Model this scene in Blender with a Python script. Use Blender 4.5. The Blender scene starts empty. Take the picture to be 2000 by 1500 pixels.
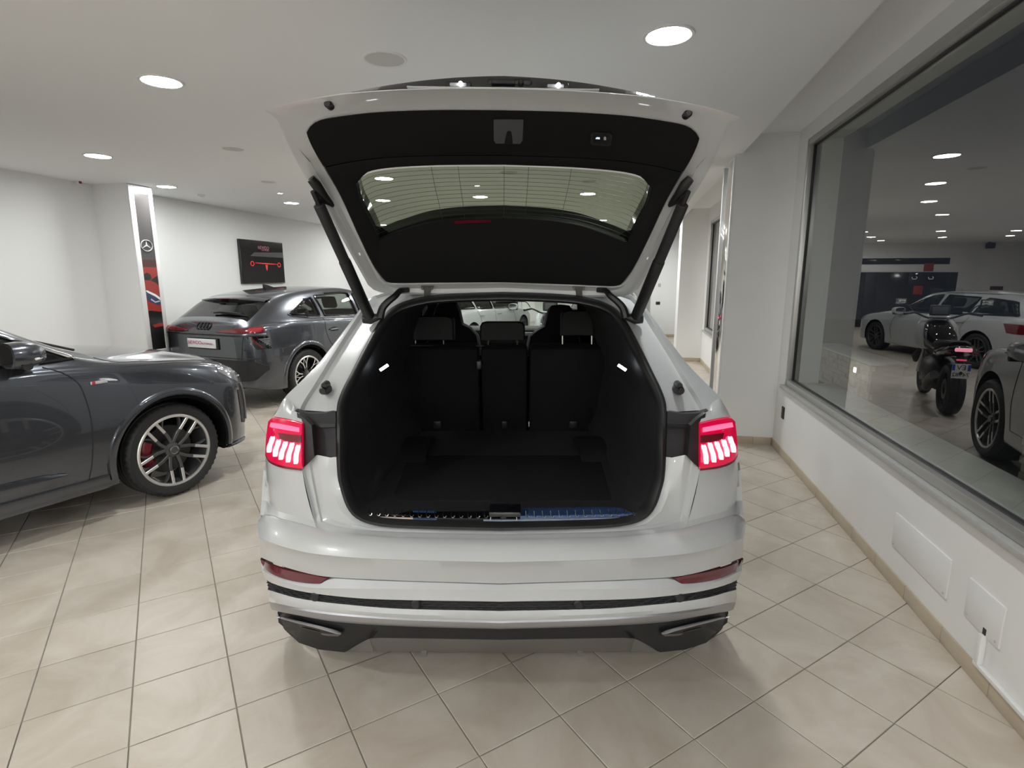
import bpy, bmesh, math, random
import numpy as np
from mathutils import Vector, Matrix
random.seed(7); rng = np.random.default_rng(5)
sc = bpy.context.scene
COL = sc.collection

# ------------------------------------------------------------------ camera, world, exposure
F_PX = 1080.0; CAMH = 1.70; PITCH = math.atan(207 / F_PX)
cam_d = bpy.data.cameras.new('camera'); cam = bpy.data.objects.new('camera', cam_d); COL.objects.link(cam)
cam_d.sensor_fit = 'HORIZONTAL'; cam_d.sensor_width = 36.0; cam_d.lens = F_PX / 2000 * 36.0
cam_d.clip_start = 0.05; cam_d.clip_end = 200
cam.location = (0, 0, CAMH); cam.rotation_euler = (math.pi / 2 - PITCH, 0, 0)
sc.camera = cam
world = bpy.data.worlds.new('night'); sc.world = world; world.use_nodes = True
world.node_tree.nodes['Background'].inputs[0].default_value = (0.012, 0.014, 0.020, 1)
world.node_tree.nodes['Background'].inputs[1].default_value = 1.0
sc.view_settings.view_transform = 'Standard'; sc.view_settings.look = 'None'
sc.view_settings.gamma = 1.0; sc.view_settings.exposure = 0.0
sc.view_settings.use_curve_mapping = False
sc.cycles.max_bounces = 12; sc.cycles.diffuse_bounces = 5; sc.cycles.glossy_bounces = 6
sc.cycles.transparent_max_bounces = 24; sc.cycles.transmission_bounces = 8
sc.cycles.sample_clamp_indirect = 8.0; sc.cycles.caustics_reflective = False; sc.cycles.caustics_refractive = False
LAMP = 210.0            # radiance of the LED panels in the ceiling
ZC = 2.87              # main ceiling height

# ------------------------------------------------------------------ photograph measurements -> places in the room
_c, _s = math.cos(PITCH), math.sin(PITCH)
ORG = np.array([0., 0., CAMH])
def ray(px, py):
    x = (px - 1000) / F_PX; v = (750 - py) / F_PX
    return np.array([x, _c + v * _s, -_s + v * _c])
def at_z(px, py, z=0.0):
    r = ray(px, py); return ORG + r * ((z - CAMH) / r[2])
def at_y(px, py, y):
    r = ray(px, py); return ORG + r * (y / r[1])
def on(S, px, py, off=0.0):
    """first point where the sight line meets the surface y = S(x, z)"""
    r = ray(px, py); t = 1.2; st = 0.02; last = t
    while t < 6:
        p = ORG + r * t
        if p[1] - S(p[0], p[2]) >= 0: break
        last = t; t += st
    a, b = last, t
    for _ in range(22):
        m = (a + b) / 2; p = ORG + r * m
        if p[1] - S(p[0], p[2]) >= 0: b = m
        else: a = m
    p = ORG + r * b; p[1] += off
    return p
def interp(x, xs, ys): return float(np.interp(x, xs, ys))
def pchip(xs, ys):
    xs = np.array(xs, float); ys = np.array(ys, float); h = np.diff(xs); d = np.diff(ys) / h; m = np.zeros_like(ys)
    for i in range(1, len(xs) - 1):
        if d[i-1] * d[i] > 0:
            w1 = 2 * h[i] + h[i-1]; w2 = h[i] + 2 * h[i-1]; m[i] = (w1 + w2) / (w1 / d[i-1] + w2 / d[i])
    m[0] = d[0]; m[-1] = d[-1]
    def f(x):
        x = np.clip(x, xs[0], xs[-1]); i = np.clip(np.searchsorted(xs, x) - 1, 0, len(h) - 1); t = (x - xs[i]) / h[i]
        return ((1+2*t)*(1-t)**2*ys[i] + t*(1-t)**2*h[i]*m[i] + t*t*(3-2*t)*ys[i+1] + t*t*(t-1)*h[i]*m[i+1])
    return f
def resample(pts, n, smooth=True):
    p = np.array(pts, float)
    d = np.r_[0, np.cumsum(np.linalg.norm(np.diff(p, axis=0), axis=1))]
    t = np.linspace(0, d[-1], n)
    if smooth and len(p) > 2:
        return np.stack([pchip(d, p[:, k])(t) for k in range(p.shape[1])], 1)
    return np.stack([np.interp(t, d, p[:, k]) for k in range(p.shape[1])], 1)

# ------------------------------------------------------------------ materials
def mat(name, base, rough=0.5, metal=0.0, coat=0.0, emit=None, es=1.0, noise=None, bump=None, ior=None, spec=None, trans=0.0):
    m = bpy.data.materials.new(name); m.use_nodes = True; nt = m.node_tree; b = nt.nodes['Principled BSDF']
    b.inputs['Base Color'].default_value = (*base, 1); b.inputs['Roughness'].default_value = rough
    b.inputs['Metallic'].default_value = metal; b.inputs['Coat Weight'].default_value = coat
    b.inputs['Coat Roughness'].default_value = 0.03
    if spec is not None: b.inputs['Specular IOR Level'].default_value = spec
    if ior: b.inputs['IOR'].default_value = ior
    if trans: b.inputs['Transmission Weight'].default_value = trans
    if emit: b.inputs['Emission Color'].default_value = (*emit, 1); b.inputs['Emission Strength'].default_value = es
    if noise or bump:
        tc = nt.nodes.new('ShaderNodeTexCoord')
    if noise:      # (scale, amount, detail)
        nz = nt.nodes.new('ShaderNodeTexNoise'); nz.inputs['Scale'].default_value = noise[0]; nz.inputs['Detail'].default_value = noise[2]
        nt.links.new(tc.outputs['Object'], nz.inputs['Vector'])
        rp = nt.nodes.new('ShaderNodeMapRange'); rp.inputs[3].default_value = 1 - noise[1]; rp.inputs[4].default_value = 1 + noise[1]
        nt.links.new(nz.outputs['Fac'], rp.inputs[0])
        mx = nt.nodes.new('ShaderNodeVectorMath'); mx.operation = 'SCALE'; mx.inputs[0].default_value = base
        nt.links.new(rp.outputs[0], mx.inputs['Scale']); nt.links.new(mx.outputs[0], b.inputs['Base Color'])
    if bump:       # (scale, strength)
        n2 = nt.nodes.new('ShaderNodeTexNoise'); n2.inputs['Scale'].default_value = bump[0]; n2.inputs['Detail'].default_value = 4
        nt.links.new(tc.outputs['Object'], n2.inputs['Vector'])
        bp = nt.nodes.new('ShaderNodeBump'); bp.inputs['Strength'].default_value = bump[1]; bp.inputs['Distance'].default_value = 0.004
        nt.links.new(n2.outputs['Fac'], bp.inputs['Height']); nt.links.new(bp.outputs[0], b.inputs['Normal'])
    return m
def glass(name, tint, ior=1.5, rough=0.0):
    """thin pane: clear tinted transmission plus the mirror reflection a pane has at that angle"""
    m = bpy.data.materials.new(name); m.use_nodes = True; nt = m.node_tree; nt.nodes.clear()
    o = nt.nodes.new('ShaderNodeOutputMaterial'); mx = nt.nodes.new('ShaderNodeMixShader')
    fr = nt.nodes.new('ShaderNodeFresnel'); fr.inputs['IOR'].default_value = ior
    geo = nt.nodes.new('ShaderNodeNewGeometry'); fl = nt.nodes.new('ShaderNodeVectorMath'); fl.operation = 'SCALE'
    ma = nt.nodes.new('ShaderNodeMath'); ma.operation = 'MULTIPLY_ADD'; ma.inputs[1].default_value = -2; ma.inputs[2].default_value = 1
    # the same front-face fresnel from both sides of the pane
    lw = nt.nodes.new('ShaderNodeLayerWeight')
    tr = nt.nodes.new('ShaderNodeBsdfTransparent'); tr.inputs[0].default_value = (*tint, 1)
    gl = nt.nodes.new('ShaderNodeBsdfGlossy'); gl.inputs['Roughness'].default_value = rough; gl.inputs['Color'].default_value = (1, 1, 1, 1)
    # Schlick on |cos| (facing output of layer weight at 0.5 blend is 1-|cos|)
    lw.inputs['Blend'].default_value = 0.5
    pw = nt.nodes.new('ShaderNodeMath'); pw.operation = 'POWER'; pw.inputs[1].default_value = 5.0
    nt.links.new(lw.outputs['Facing'], pw.inputs[0])
    f0 = ((ior - 1) / (ior + 1)) ** 2
    mr = nt.nodes.new('ShaderNodeMath'); mr.operation = 'MULTIPLY_ADD'; mr.inputs[1].default_value = 1 - f0; mr.inputs[2].default_value = f0
    nt.links.new(pw.outputs[0], mr.inputs[0])
    nt.links.new(mr.outputs[0], mx.inputs[0]); nt.links.new(tr.outputs[0], mx.inputs[1]); nt.links.new(gl.outputs[0], mx.inputs[2])
    nt.links.new(mx.outputs[0], o.inputs[0])
    for n in (fr, geo, fl, ma): nt.nodes.remove(n)
    return m
M = {}
M['wall'] = mat('wall_paint', (0.82, 0.82, 0.81), 0.62, bump=(60, 0.05))
M['ceil'] = mat('ceiling_paint', (0.90, 0.905, 0.915), 0.7)
M['grout'] = mat('grout', (0.27, 0.245, 0.215), 0.8)
M['white'] = mat('white_paint', (0.50, 0.515, 0.525), 0.28, coat=1.0)
M['grey'] = mat('grey_metallic_paint', (0.098, 0.104, 0.120), 0.27, metal=0.85, coat=1.0)
M['dark'] = mat('dark_paint', (0.03, 0.033, 0.045), 0.3, metal=0.3, coat=1.0)
M['blackgloss'] = mat('black_gloss', (0.006, 0.006, 0.008), 0.06, coat=0.6)
M['black'] = mat('black_plastic', (0.014, 0.014, 0.015), 0.5)
M['trim'] = mat('grained_black_trim', (0.012, 0.012, 0.014), 0.62, bump=(220, 0.25))
M['rubber'] = mat('rubber_seal', (0.010, 0.010, 0.011), 0.42)
M['carpet'] = mat('black_carpet', (0.013, 0.013, 0.0145), 0.95, noise=(260, 0.35, 3), bump=(420, 0.5), spec=0.1)
M['felt'] = mat('dull_black_trim', (0.008, 0.008, 0.0085), 0.85, spec=0.15)
M['cloth'] = mat('black_cloth', (0.006, 0.006, 0.0066), 0.9, bump=(300, 0.3), spec=0.15)
M['leather'] = mat('black_leather', (0.004, 0.004, 0.0045), 0.6, spec=0.2)
M['silver'] = mat('satin_silver', (0.42, 0.42, 0.45), 0.36, metal=0.9)
M['alu'] = mat('brushed_aluminium', (0.48, 0.48, 0.47), 0.38, metal=0.8)
M['chrome'] = mat('chrome', (0.80, 0.80, 0.80), 0.08, metal=1.0)
M['machined'] = mat('machined_alloy', (0.72, 0.71, 0.70), 0.28, metal=0.75)
M['alloygrey'] = mat('graphite_alloy', (0.085, 0.085, 0.09), 0.4, metal=0.5, coat=0.5)
M['tyre'] = mat('tyre_rubber', (0.016, 0.016, 0.017), 0.62, bump=(90, 0.1))
M['steel'] = mat('brake_steel', (0.085, 0.08, 0.08), 0.4, metal=0.8)
M['redcal'] = mat('red_caliper', (0.24, 0.006, 0.02), 0.35, coat=0.5)
M['redlens'] = mat('red_lens', (0.15, 0.008, 0.014), 0.12, coat=1.0)
M['redrefl'] = mat('red_reflector', (0.10, 0.008, 0.016), 0.2, coat=1.0)
M['redlit'] = mat('lit_red_lens', (0.35, 0.0, 0.03), 0.15, coat=0.6, emit=(1.0, 0.0, 0.07), es=0.42)
M['redbar'] = mat('lit_red_bar', (0.5, 0.05, 0.1), 0.2, emit=(1.0, 0.13, 0.26), es=1.5)
M['redhot'] = mat('lit_red_blade', (0.8, 0.3, 0.4), 0.2, emit=(1.0, 0.34, 0.44), es=2.6)
M['lampwhite'] = mat('white_led', (0.9, 0.9, 0.95), 0.3, emit=(0.90, 0.94, 1.0), es=9.0)
M['panel'] = mat('led_panel', (0.9, 0.9, 0.9), 0.4, emit=(0.975, 1.0, 0.985), es=LAMP)
M['spot'] = mat('led_spot', (0.9, 0.9, 0.9), 0.4, emit=(1.0, 0.97, 0.92), es=45.0)
M['glass_shop'] = glass('shop_window_glass', (0.72, 0.76, 0.73), ior=2.35)
M['glass_car'] = glass('car_window_glass', (0.42, 0.46, 0.43), ior=1.55)
M['glass_clear'] = glass('windscreen_glass', (0.80, 0.86, 0.82), ior=1.5)
M['glass_dark'] = glass('privacy_glass', (0.10, 0.11, 0.11), ior=1.6)
M['glass_hatch'] = glass('green_heated_glass', (0.44, 0.49, 0.40), ior=1.5)
M['headlens'] = glass('headlamp_lens', (0.85, 0.87, 0.9), ior=1.6)
M['plastic_white'] = mat('white_plastic', (0.80, 0.80, 0.80), 0.4)
M['plate'] = mat('number_plate_white', (0.78, 0.78, 0.80), 0.4)
M['mag'] = mat('magenta_print', (0.42, 0.03, 0.16), 0.5)
M['stone_sill'] = mat('grey_stone_sill', (0.40, 0.40, 0.39), 0.4, noise=(30, 0.12, 4))
M['concrete'] = mat('outdoor_sill', (0.42, 0.44, 0.42), 0.6, noise=(14, 0.1, 4))
M['skirt'] = mat('skirting_tile', (0.50, 0.42, 0.32), 0.35, noise=(6, 0.08, 3))
M['screen'] = mat('dark_screen', (0.008, 0.008, 0.009), 0.09, coat=0.5)
M['film'] = mat('blue_film', (0.04, 0.085, 0.21), 0.22, noise=(40, 0.4, 3), coat=0.6)
M['lightgrey'] = mat('light_grey_plastic', (0.5, 0.5, 0.5), 0.5)
M['speaker'] = mat('speaker_grille', (0.62, 0.62, 0.60), 0.6, bump=(500, 0.3))

# ------------------------------------------------------------------ mesh helpers
BASE = {}                                   # root object -> location (for meshes given in room coordinates)
def link(name, verts, faces, m, parent=None, ang=35, world_=False):
    me = bpy.data.meshes.new(name)
    v = [tuple(map(float, p)) for p in verts]
    if world_ and parent is not None:
        r = parent
        while r.parent: r = r.parent
        L = BASE[r.name]; v = [(a - L[0], b - L[1], c - L[2]) for a, b, c in v]
    me.from_pydata(v, [], [tuple(int(i) for i in f) for f in faces]); me.update()
    if isinstance(m, (list, tuple)):
        for k in m: me.materials.append(k)
    else: me.materials.append(m)
    if ang is not None and len(faces):
        me.polygons.foreach_set('use_smooth', [True] * len(me.polygons))
        me.set_sharp_from_angle(angle=math.radians(ang))
    o = bpy.data.objects.new(name, me); COL.objects.link(o)
    if parent is not None: o.parent = parent
    return o
def tag(o, label, cat, group=None):
    o['label'] = label; o['category'] = cat
    if group: o['group'] = group
    return o
def thing(name, label, cat, loc=(0, 0, 0), rz=0.0, group=None):
    o = bpy.data.objects.new(name, None); COL.objects.link(o); o.location = loc; o.rotation_euler = (0, 0, rz)
    o.empty_display_size = 0.1; BASE[o.name] = tuple(loc)
    return tag(o, label, cat, group)
def structure(o): o['kind'] = 'structure'; return o
class MB:
    """collects simple shapes into one mesh"""
    def __init__(s): s.v = []; s.f = []
    def add(s, v, f):
        k = len(s.v); s.v += [tuple(p) for p in v]; s.f += [tuple(i + k for i in q) for q in f]; return s
    def box(s, c, d, R=None, bev=0.0):
        """centre, full size, optional 3x3 rotation, optional chamfer"""
        c = np.array(c, float); h = np.array(d, float) / 2; b = min(bev, h.min() * 0.95)
        if b <= 0:
            v = [(sx*h[0], sy*h[1], sz*h[2]) for sx in (-1, 1) for sy in (-1, 1) for sz in (-1, 1)]
            f = [(0,1,3,2),(4,6,7,5),(0,4,5,1),(2,3,7,6),(0,2,6,4),(1,5,7,3)]
        else:
            bm = bmesh.new(); bmesh.ops.create_cube(bm, size=1.0)
            for q in bm.verts: q.co = Vector((q.co.x*2*h[0], q.co.y*2*h[1], q.co.z*2*h[2]))
            bmesh.ops.bevel(bm, geom=list(bm.edges), offset=b, segments=2, affect='EDGES', profile=0.5)
            bm.verts.index_update(); v = [tuple(q.co) for q in bm.verts]; f = [[q.index for q in g.verts] for g in bm.faces]; bm.free()
        v = np.array(v)
        if R is not None: v = v @ np.array(R).T
        return s.add(v + c, f)
    def tube(s, pts, r, n=8, cap=True):
        p = np.array(pts, float); N = len(p); r = np.broadcast_to(np.array(r, float), (N,))
        t = np.gradient(p, axis=0); t /= np.linalg.norm(t, axis=1)[:, None] + 1e-12
        up = np.array([0, 0, 1.]) if abs(t[0][2]) < 0.9 else np.array([1., 0, 0]); v = []
        a = np.cross(t[0], up); a /= np.linalg.norm(a)
        for i in range(N):
            a = a - t[i] * np.dot(a, t[i]); a /= np.linalg.norm(a) + 1e-12; b = np.cross(t[i], a)
            for k in range(n):
                th = 2 * math.pi * k / n; v.append(p[i] + r[i] * (math.cos(th) * a + math.sin(th) * b))
        f = [(i*n+k, i*n+(k+1) % n, (i+1)*n+(k+1) % n, (i+1)*n+k) for i in range(N-1) for k in range(n)]
        if cap: f += [tuple(range(n))[::-1], tuple((N-1)*n+k for k in range(n))]
        return s.add(v, f)
    def lathe(s, prof, n=32, axis='z', c=(0, 0, 0), close=False):
        """profile of (radius, height)"""
        v = []; K = len(prof)
        for i in range(n):
            a = 2 * math.pi * i / n
            for (r, h) in prof:
                x, y = r * math.cos(a), r * math.sin(a)
                q = (x, y, h) if axis == 'z' else ((h, x, y) if axis == 'x' else (x, h, y)); v.append((q[0]+c[0], q[1]+c[1], q[2]+c[2]))
        KK = K if close else K - 1
        f = [(i*K+k, ((i+1) % n)*K+k, ((i+1) % n)*K+(k+1) % K, i*K+(k+1) % K) for i in range(n) for k in range(KK)]
        return s.add(v, f)
    def prism(s, poly, d):
        p = np.array(poly, float); n = len(p); d = np.array(d, float)
        v = np.r_[p, p + d]; f = [tuple(range(n)), tuple(range(2*n-1, n-1, -1))] + [(i, (i+1) % n, n+(i+1) % n, n+i) for i in range(n)]
        return s.add(v, f)
    def grid(s, rows, wrap=False):
        A = [np.array(r, float) for r in rows]; n = len(A[0]); v = np.concatenate(A)
        f = [(i*n+j, i*n+(j+1) % n, (i+1)*n+(j+1) % n, (i+1)*n+j) for i in range(len(A)-1) for j in range(n if wrap else n-1)]
        return s.add(v, f)
    def out(s, name, m, parent=None, ang=35, world_=False): return link(name, s.v, s.f, m, parent, ang, world_)
def text(name, body, size, m, parent=None, loc=(0, 0, 0), R=None, extrude=0.001, align='CENTER'):
    """flat lettering turned into a mesh"""
    cu = bpy.data.curves.new(name, 'FONT'); cu.body = body; cu.size = size; cu.extrude = extrude
    cu.align_x = align; cu.align_y = 'CENTER'; cu.resolution_u = 3
    tmp = bpy.data.objects.new(name + '_c', cu); COL.objects.link(tmp)
    dg = bpy.context.evaluated_depsgraph_get(); me = bpy.data.meshes.new_from_object(tmp.evaluated_get(dg))
    bpy.data.objects.remove(tmp); bpy.data.curves.remove(cu)
    Mx = Matrix.Identity(4)
    if R is not None: Mx = Matrix([list(r) + [0] for r in R] + [[0, 0, 0, 1]])
    Mx = Matrix.Translation(Vector(tuple(map(float, loc)))) @ Mx
    me.transform(Mx); me.materials.clear(); me.materials.append(m); me.name = name
    o = bpy.data.objects.new(name, me); COL.objects.link(o)
    if parent is not None: o.parent = parent
    return o
def copy_tree(o, parent=None):
    c = o.copy(); COL.objects.link(c)
    if parent is not None: c.parent = parent
    for ch in list(o.children): copy_tree(ch, c)
    return c
# ------------------------------------------------------------------ the room: axes along (s) and out from (t) the right wall
WB = np.array([1.93, 1.796]); WD = np.array([0.2017, 0.9794]); WN = np.array([WD[1], -WD[0]])   # WN points out of the room
AZ = math.atan2(WD[0], WD[1]); RW = np.array([[WN[0], WD[0], 0], [WN[1], WD[1], 0], [0, 0, 1]])  # columns: out, along, up
def rp(t, s, z): q = WB + WN * t + WD * s; return np.array([q[0], q[1], z])      # t > 0 is outside the wall face
def on_wall(px, py, t=0.0):
    r = ray(px, py); k = (np.dot(WB, WN) + t) / np.dot(r[:2], WN); return ORG + r * k
def st(p): d = np.array(p[:2]) - WB; return float(np.dot(d, WN)), float(np.dot(d, WD)), float(p[2])
def rbox(mb, t0, t1, s0, s1, z0, z1, bev=0.0):
    return mb.box(rp((t0+t1)/2, (s0+s1)/2, (z0+z1)/2), (abs(t1-t0), abs(s1-s0), abs(z1-z0)), RW, bev)
SB, SE = -8.0, 19.6                       # room ends along s
TL = -8.25                                # left wall
# main ceiling slab with the step along the window recess
te, _, _ = st(at_z(1458, 297, ZC)); te2, _, _ = st(at_z(1715, 2, ZC)); TE = (te + te2) / 2
mb = MB(); rbox(mb, TL - 6.3, TE, SB, SE, ZC, ZC + 0.25); structure(mb.out('ceiling', M['ceil'], ang=None))
mb = MB(); rbox(mb, TE - 0.1, 0.35, SB, SE, 3.045, 3.25); structure(mb.out('ceiling_recess', M['ceil'], ang=None))
# left wall with the pillar that carries the banner
mb = MB(); rbox(mb, TL - 0.3, TL, SB, 13.2, 0, ZC + 0.1); structure(mb.out('wall_left', M['wall'], ang=None))
mb = MB(); rbox(mb, TL - 6.3, TL - 0.3, 12.9, 13.2, 0, ZC + 0.1); rbox(mb, TL - 6.3, TL - 6, 13.2, SE, 0, ZC + 0.1); structure(mb.out('wall_bay', M['wall'], ang=None))
mb = MB(); rbox(mb, TL - 0.3, 0.3, SB - 0.3, SB, 0, 3.2); structure(mb.out('wall_rear', M['wall'], ang=None))
mb = MB(); rbox(mb, TL - 6.3, 0.3, SE, SE + 0.3, 0, 3.2); structure(mb.out('wall_far', M['wall'], ang=None))
# right wall around the two shop windows
W1 = (-3.2, 3.49, 0.69, 2.905)
_, sa, za = st(on_wall(1382, 400)); _, sa2, zb_ = st(on_wall(1372, 655))
W2 = (4.75, 9.38, 0.69, 2.77)
mb = MB()
rbox(mb, 0, 0.28, SB, SE, 0, W1[2]); rbox(mb, 0, 0.28, SB, SE, W1[3], 3.2)
rbox(mb, 0, 0.28, SB, W1[0], W1[2], W1[3]); rbox(mb, 0, 0.28, W1[1], W2[0], W1[2], W1[3]); rbox(mb, 0, 0.28, W2[1], SE, W1[2], W1[3])
rbox(mb, 0, 0.28, W2[0], W2[1], W2[3], W1[3])
structure(mb.out('wall_right', M['wall'], ang=None))
def pillar(s0, s1, t, name='trim_pillar'):
    mb = MB(); rbox(mb, t, 0.02, s0, s1, 0, 3.06); return structure(mb.out(name, M['wall'], ang=None))
P1 = 3.80; PW = -0.55
pillar(P1, P1 + 0.62, PW); pillar(9.72, 10.3, -0.50); pillar(14.72, 15.3, -0.85)
# steel faced end panel between two white edging strips on the near pillar
mb = MB(); rbox(mb, PW - 0.012, PW, P1 + 0.032, P1 + 0.588, 0.0, ZC - 0.03, 0.003); pm = mb.out('steel_panel', M['chrome'], ang=30)
tag(pm, 'tall polished steel strip on the side of the white pillar by the window', 'panel')
mb = MB(); rbox(mb, PW - 0.02, PW, P1 - 0.0, P1 + 0.032, 0, ZC - 0.02, 0.003); rbox(mb, PW - 0.02, PW, P1 + 0.588, P1 + 0.62, 0, ZC - 0.02, 0.003)
mb.out('edging', M['plastic_white'], pm)
# ---- windows
def window(nm, W, both=True):
    s0, s1, z0, z1 = W; fw = 0.055
    root = structure(bpy.data.objects.new(nm, None)); COL.objects.link(root)
    mb = MB()
    for (a, b, c, d) in ((s0, s1, z0, z0+fw), (s0, s1, z1-fw, z1), (s0, s0+fw, z0, z1), (s1-fw, s1, z0, z1)):
        rbox(mb, -0.012, 0.075, a, b, c, d, 0.004)
    mb.out('window_frame', M['alu'], root, 30)
    mb = MB(); g = 0.010
    for (a, b, c, d) in ((s0+fw, s1-fw, z0+fw, z0+fw+g), (s0+fw, s1-fw, z1-fw-g, z1-fw), (s0+fw, s0+fw+g, z0+fw, z1-fw), (s1-fw-g, s1-fw, z0+fw, z1-fw)):
        rbox(mb, 0.028, 0.048, a, b, c, d)
    mb.out('gasket', M['rubber'], root, None)
    a = rp(0.04, s0+fw, z0+fw); b = rp(0.04, s1-fw, z0+fw); c = rp(0.04, s1-fw, z1-fw); d = rp(0.04, s0+fw, z1-fw)
    link('pane', [a, b, c, d], [(0, 1, 2, 3)], M['glass_shop'], root, None)
    mb = MB(); rbox(mb, -0.045, 0.05, s0 - 0.03, s1 + 0.05, z0 - 0.035, z0 - 0.001, 0.004); mb.out('window_sill', M['stone_sill'], root, 30)
    mb = MB(); rbox(mb, 0.075, 0.42, s0, s1, z0 - 0.06, z0 + 0.03, 0.004); mb.out('outer_sill', M['concrete'], root, 30)
    return root
window('window_1', W1); window('window_2', W2)
# ---- skirting tiles along the right wall and round the pillars
def skirting(nm, t, s0, s1, ax='s', step=0.362, off=0.0):
    root = structure(bpy.data.objects.new(nm, None)); COL.objects.link(root)
    a = s0
    while a < s1 - 0.01:
        b = min(a + step, s1); mb = MB(); z = 0.078 + random.uniform(-.0008, .0008)
        if ax == 's': rbox(mb, t - 0.011, t, a + 0.0015, b - 0.0015, 0, z, 0.002)
        else: rbox(mb, a + 0.0015, b - 0.0015, t - 0.011, t, 0, z, 0.002)
        mb.out('skirting_tile', M['skirt'], root, 30); a = b
    return root
skirting('baseboard_right', 0.0, -1.0 + 0.12, P1)
skirting('baseboard_pillar', P1, PW, -0.011, 't')
skirting('baseboard_bay', 0.0, P1 + 0.62, 9.72)
skirting('baseboard_far', 9.72, -0.50, -0.011, 't')
skirting('baseboard_end', 14.72, -0.85, -0.011, 't')
mb = MB(); rbox(mb, TL, TL + 0.011, SB, 13.2, 0, 0.078); structure(mb.out('baseboard_left', M['skirt'], ang=None))
# ---- floor: grout bed carrying tiles laid at an angle to the walls
fl = structure(link('floor', [rp(TL-6.3, SB-.3, -0.004), rp(0.05, SB-.3, -0.004), rp(0.05, SE+.3, -0.004), rp(TL-6.3, SE+.3, -0.004)], [(0, 1, 2, 3)], M['grout'], ang=None))
def tile_mat():
    m = mat('floor_tile', (0.56, 0.49, 0.40), 0.30); nt = m.node_tree; b = nt.nodes['Principled BSDF']
    oi = nt.nodes.new('ShaderNodeObjectInfo'); geo = nt.nodes.new('ShaderNodeNewGeometry')
    n1 = nt.nodes.new('ShaderNodeTexNoise'); n1.inputs['Scale'].default_value = 2.6; n1.inputs['Detail'].default_value = 6; n1.inputs['Roughness'].default_value = 0.62
    n1.inputs['Distortion'].default_value = 0.8
    nt.links.new(geo.outputs['Position'], n1.inputs['Vector'])
    rp_ = nt.nodes.new('ShaderNodeValToRGB'); e = rp_.color_ramp.elements
    e[0].position = 0.32; e[0].color = (0.455, 0.395, 0.328, 1); e[1].position = 0.68; e[1].color = (0.595, 0.54, 0.475, 1)
    nt.links.new(n1.outputs['Fac'], rp_.inputs[0])
    mr = nt.nodes.new('ShaderNodeMapRange'); mr.inputs[3].default_value = 0.96; mr.inputs[4].default_value = 1.04
    nt.links.new(oi.outputs['Random'], mr.inputs[0])
    sv = nt.nodes.new('ShaderNodeVectorMath'); sv.operation = 'SCALE'
    nt.links.new(rp_.outputs[0], sv.inputs[0]); nt.links.new(mr.outputs[0], sv.inputs['Scale']); nt.links.new(sv.outputs[0], b.inputs['Base Color'])
    r2 = nt.nodes.new('ShaderNodeMapRange'); r2.inputs[3].default_value = 0.26; r2.inputs[4].default_value = 0.40
    nt.links.new(n1.outputs['Fac'], r2.inputs[0]); nt.links.new(r2.outputs[0], b.inputs['Roughness'])
    return m
M['tile'] = tile_mat()
TP = 0.3602; ta = math.radians(-31.9); TA = np.array([math.sin(ta), math.cos(ta)]); TB = np.array([TA[1], -TA[0]]); T0 = np.array([-1.300, 2.250])
G = 0.0045; hs = TP / 2 - G / 2; bv = 0.002
tv = []
for (h, z) in ((hs, -0.003), (hs, -bv), (hs - bv, 0.0)): tv += [(-h, -h, z), (h, -h, z), (h, h, z), (-h, h, z)]
tf = [(8, 9, 10, 11)] + [(a+i, a+(i+1) % 4, a+4+(i+1) % 4, a+4+i) for a in (0, 4) for i in range(4)]
tile_me = None
cand = []
def clip_half(poly, n, c):
    out = []
    for i in range(len(poly)):
        p, q = poly[i], poly[(i+1) % len(poly)]; a, b = np.dot(p, n) - c, np.dot(q, n) - c
        if a <= 0: out.append(p)
        if a * b < 0: out.append(p + (q - p) * (a / (a - b)))
    return out
for i in range(-70, 75):
    for j in range(-60, 65):
        c = T0 + TB * TP * (i + .5) + TA * TP * (j + .5)
        t, s, _ = st((c[0], c[1], 0))
        if t > 0.25 or s < SB or s > SE or t < TL - (6.2 if s > 13.2 else .25): continue
        d = np.array([c[0], c[1], -CAMH]); Z = d[1] * _c - d[2] * _s; Y = d[1] * _s + d[2] * _c
        vis = Z > 0.6 and abs(d[0] / Z * F_PX) < 1060 and abs(Y / Z * F_PX) < 800
        hid = (abs(c[0] + .04) < 0.8 and 2.35 < c[1] < 6.9) or c[1] > 8.2
        size = 1 / max(Z, .1) ** 2 if vis and not hid else 0
        cand.append((size, c, t))
cand.sort(key=lambda q: -q[0])
near = [q for q in cand if q[0] > 0][:298]; rest = [q for q in cand if not any(q is n for n in near)] if False else cand[len(near):]
RT = np.array([[TB[0], TA[0], 0], [TB[1], TA[1], 0], [0, 0, 1.]])
stuff = MB()
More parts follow.
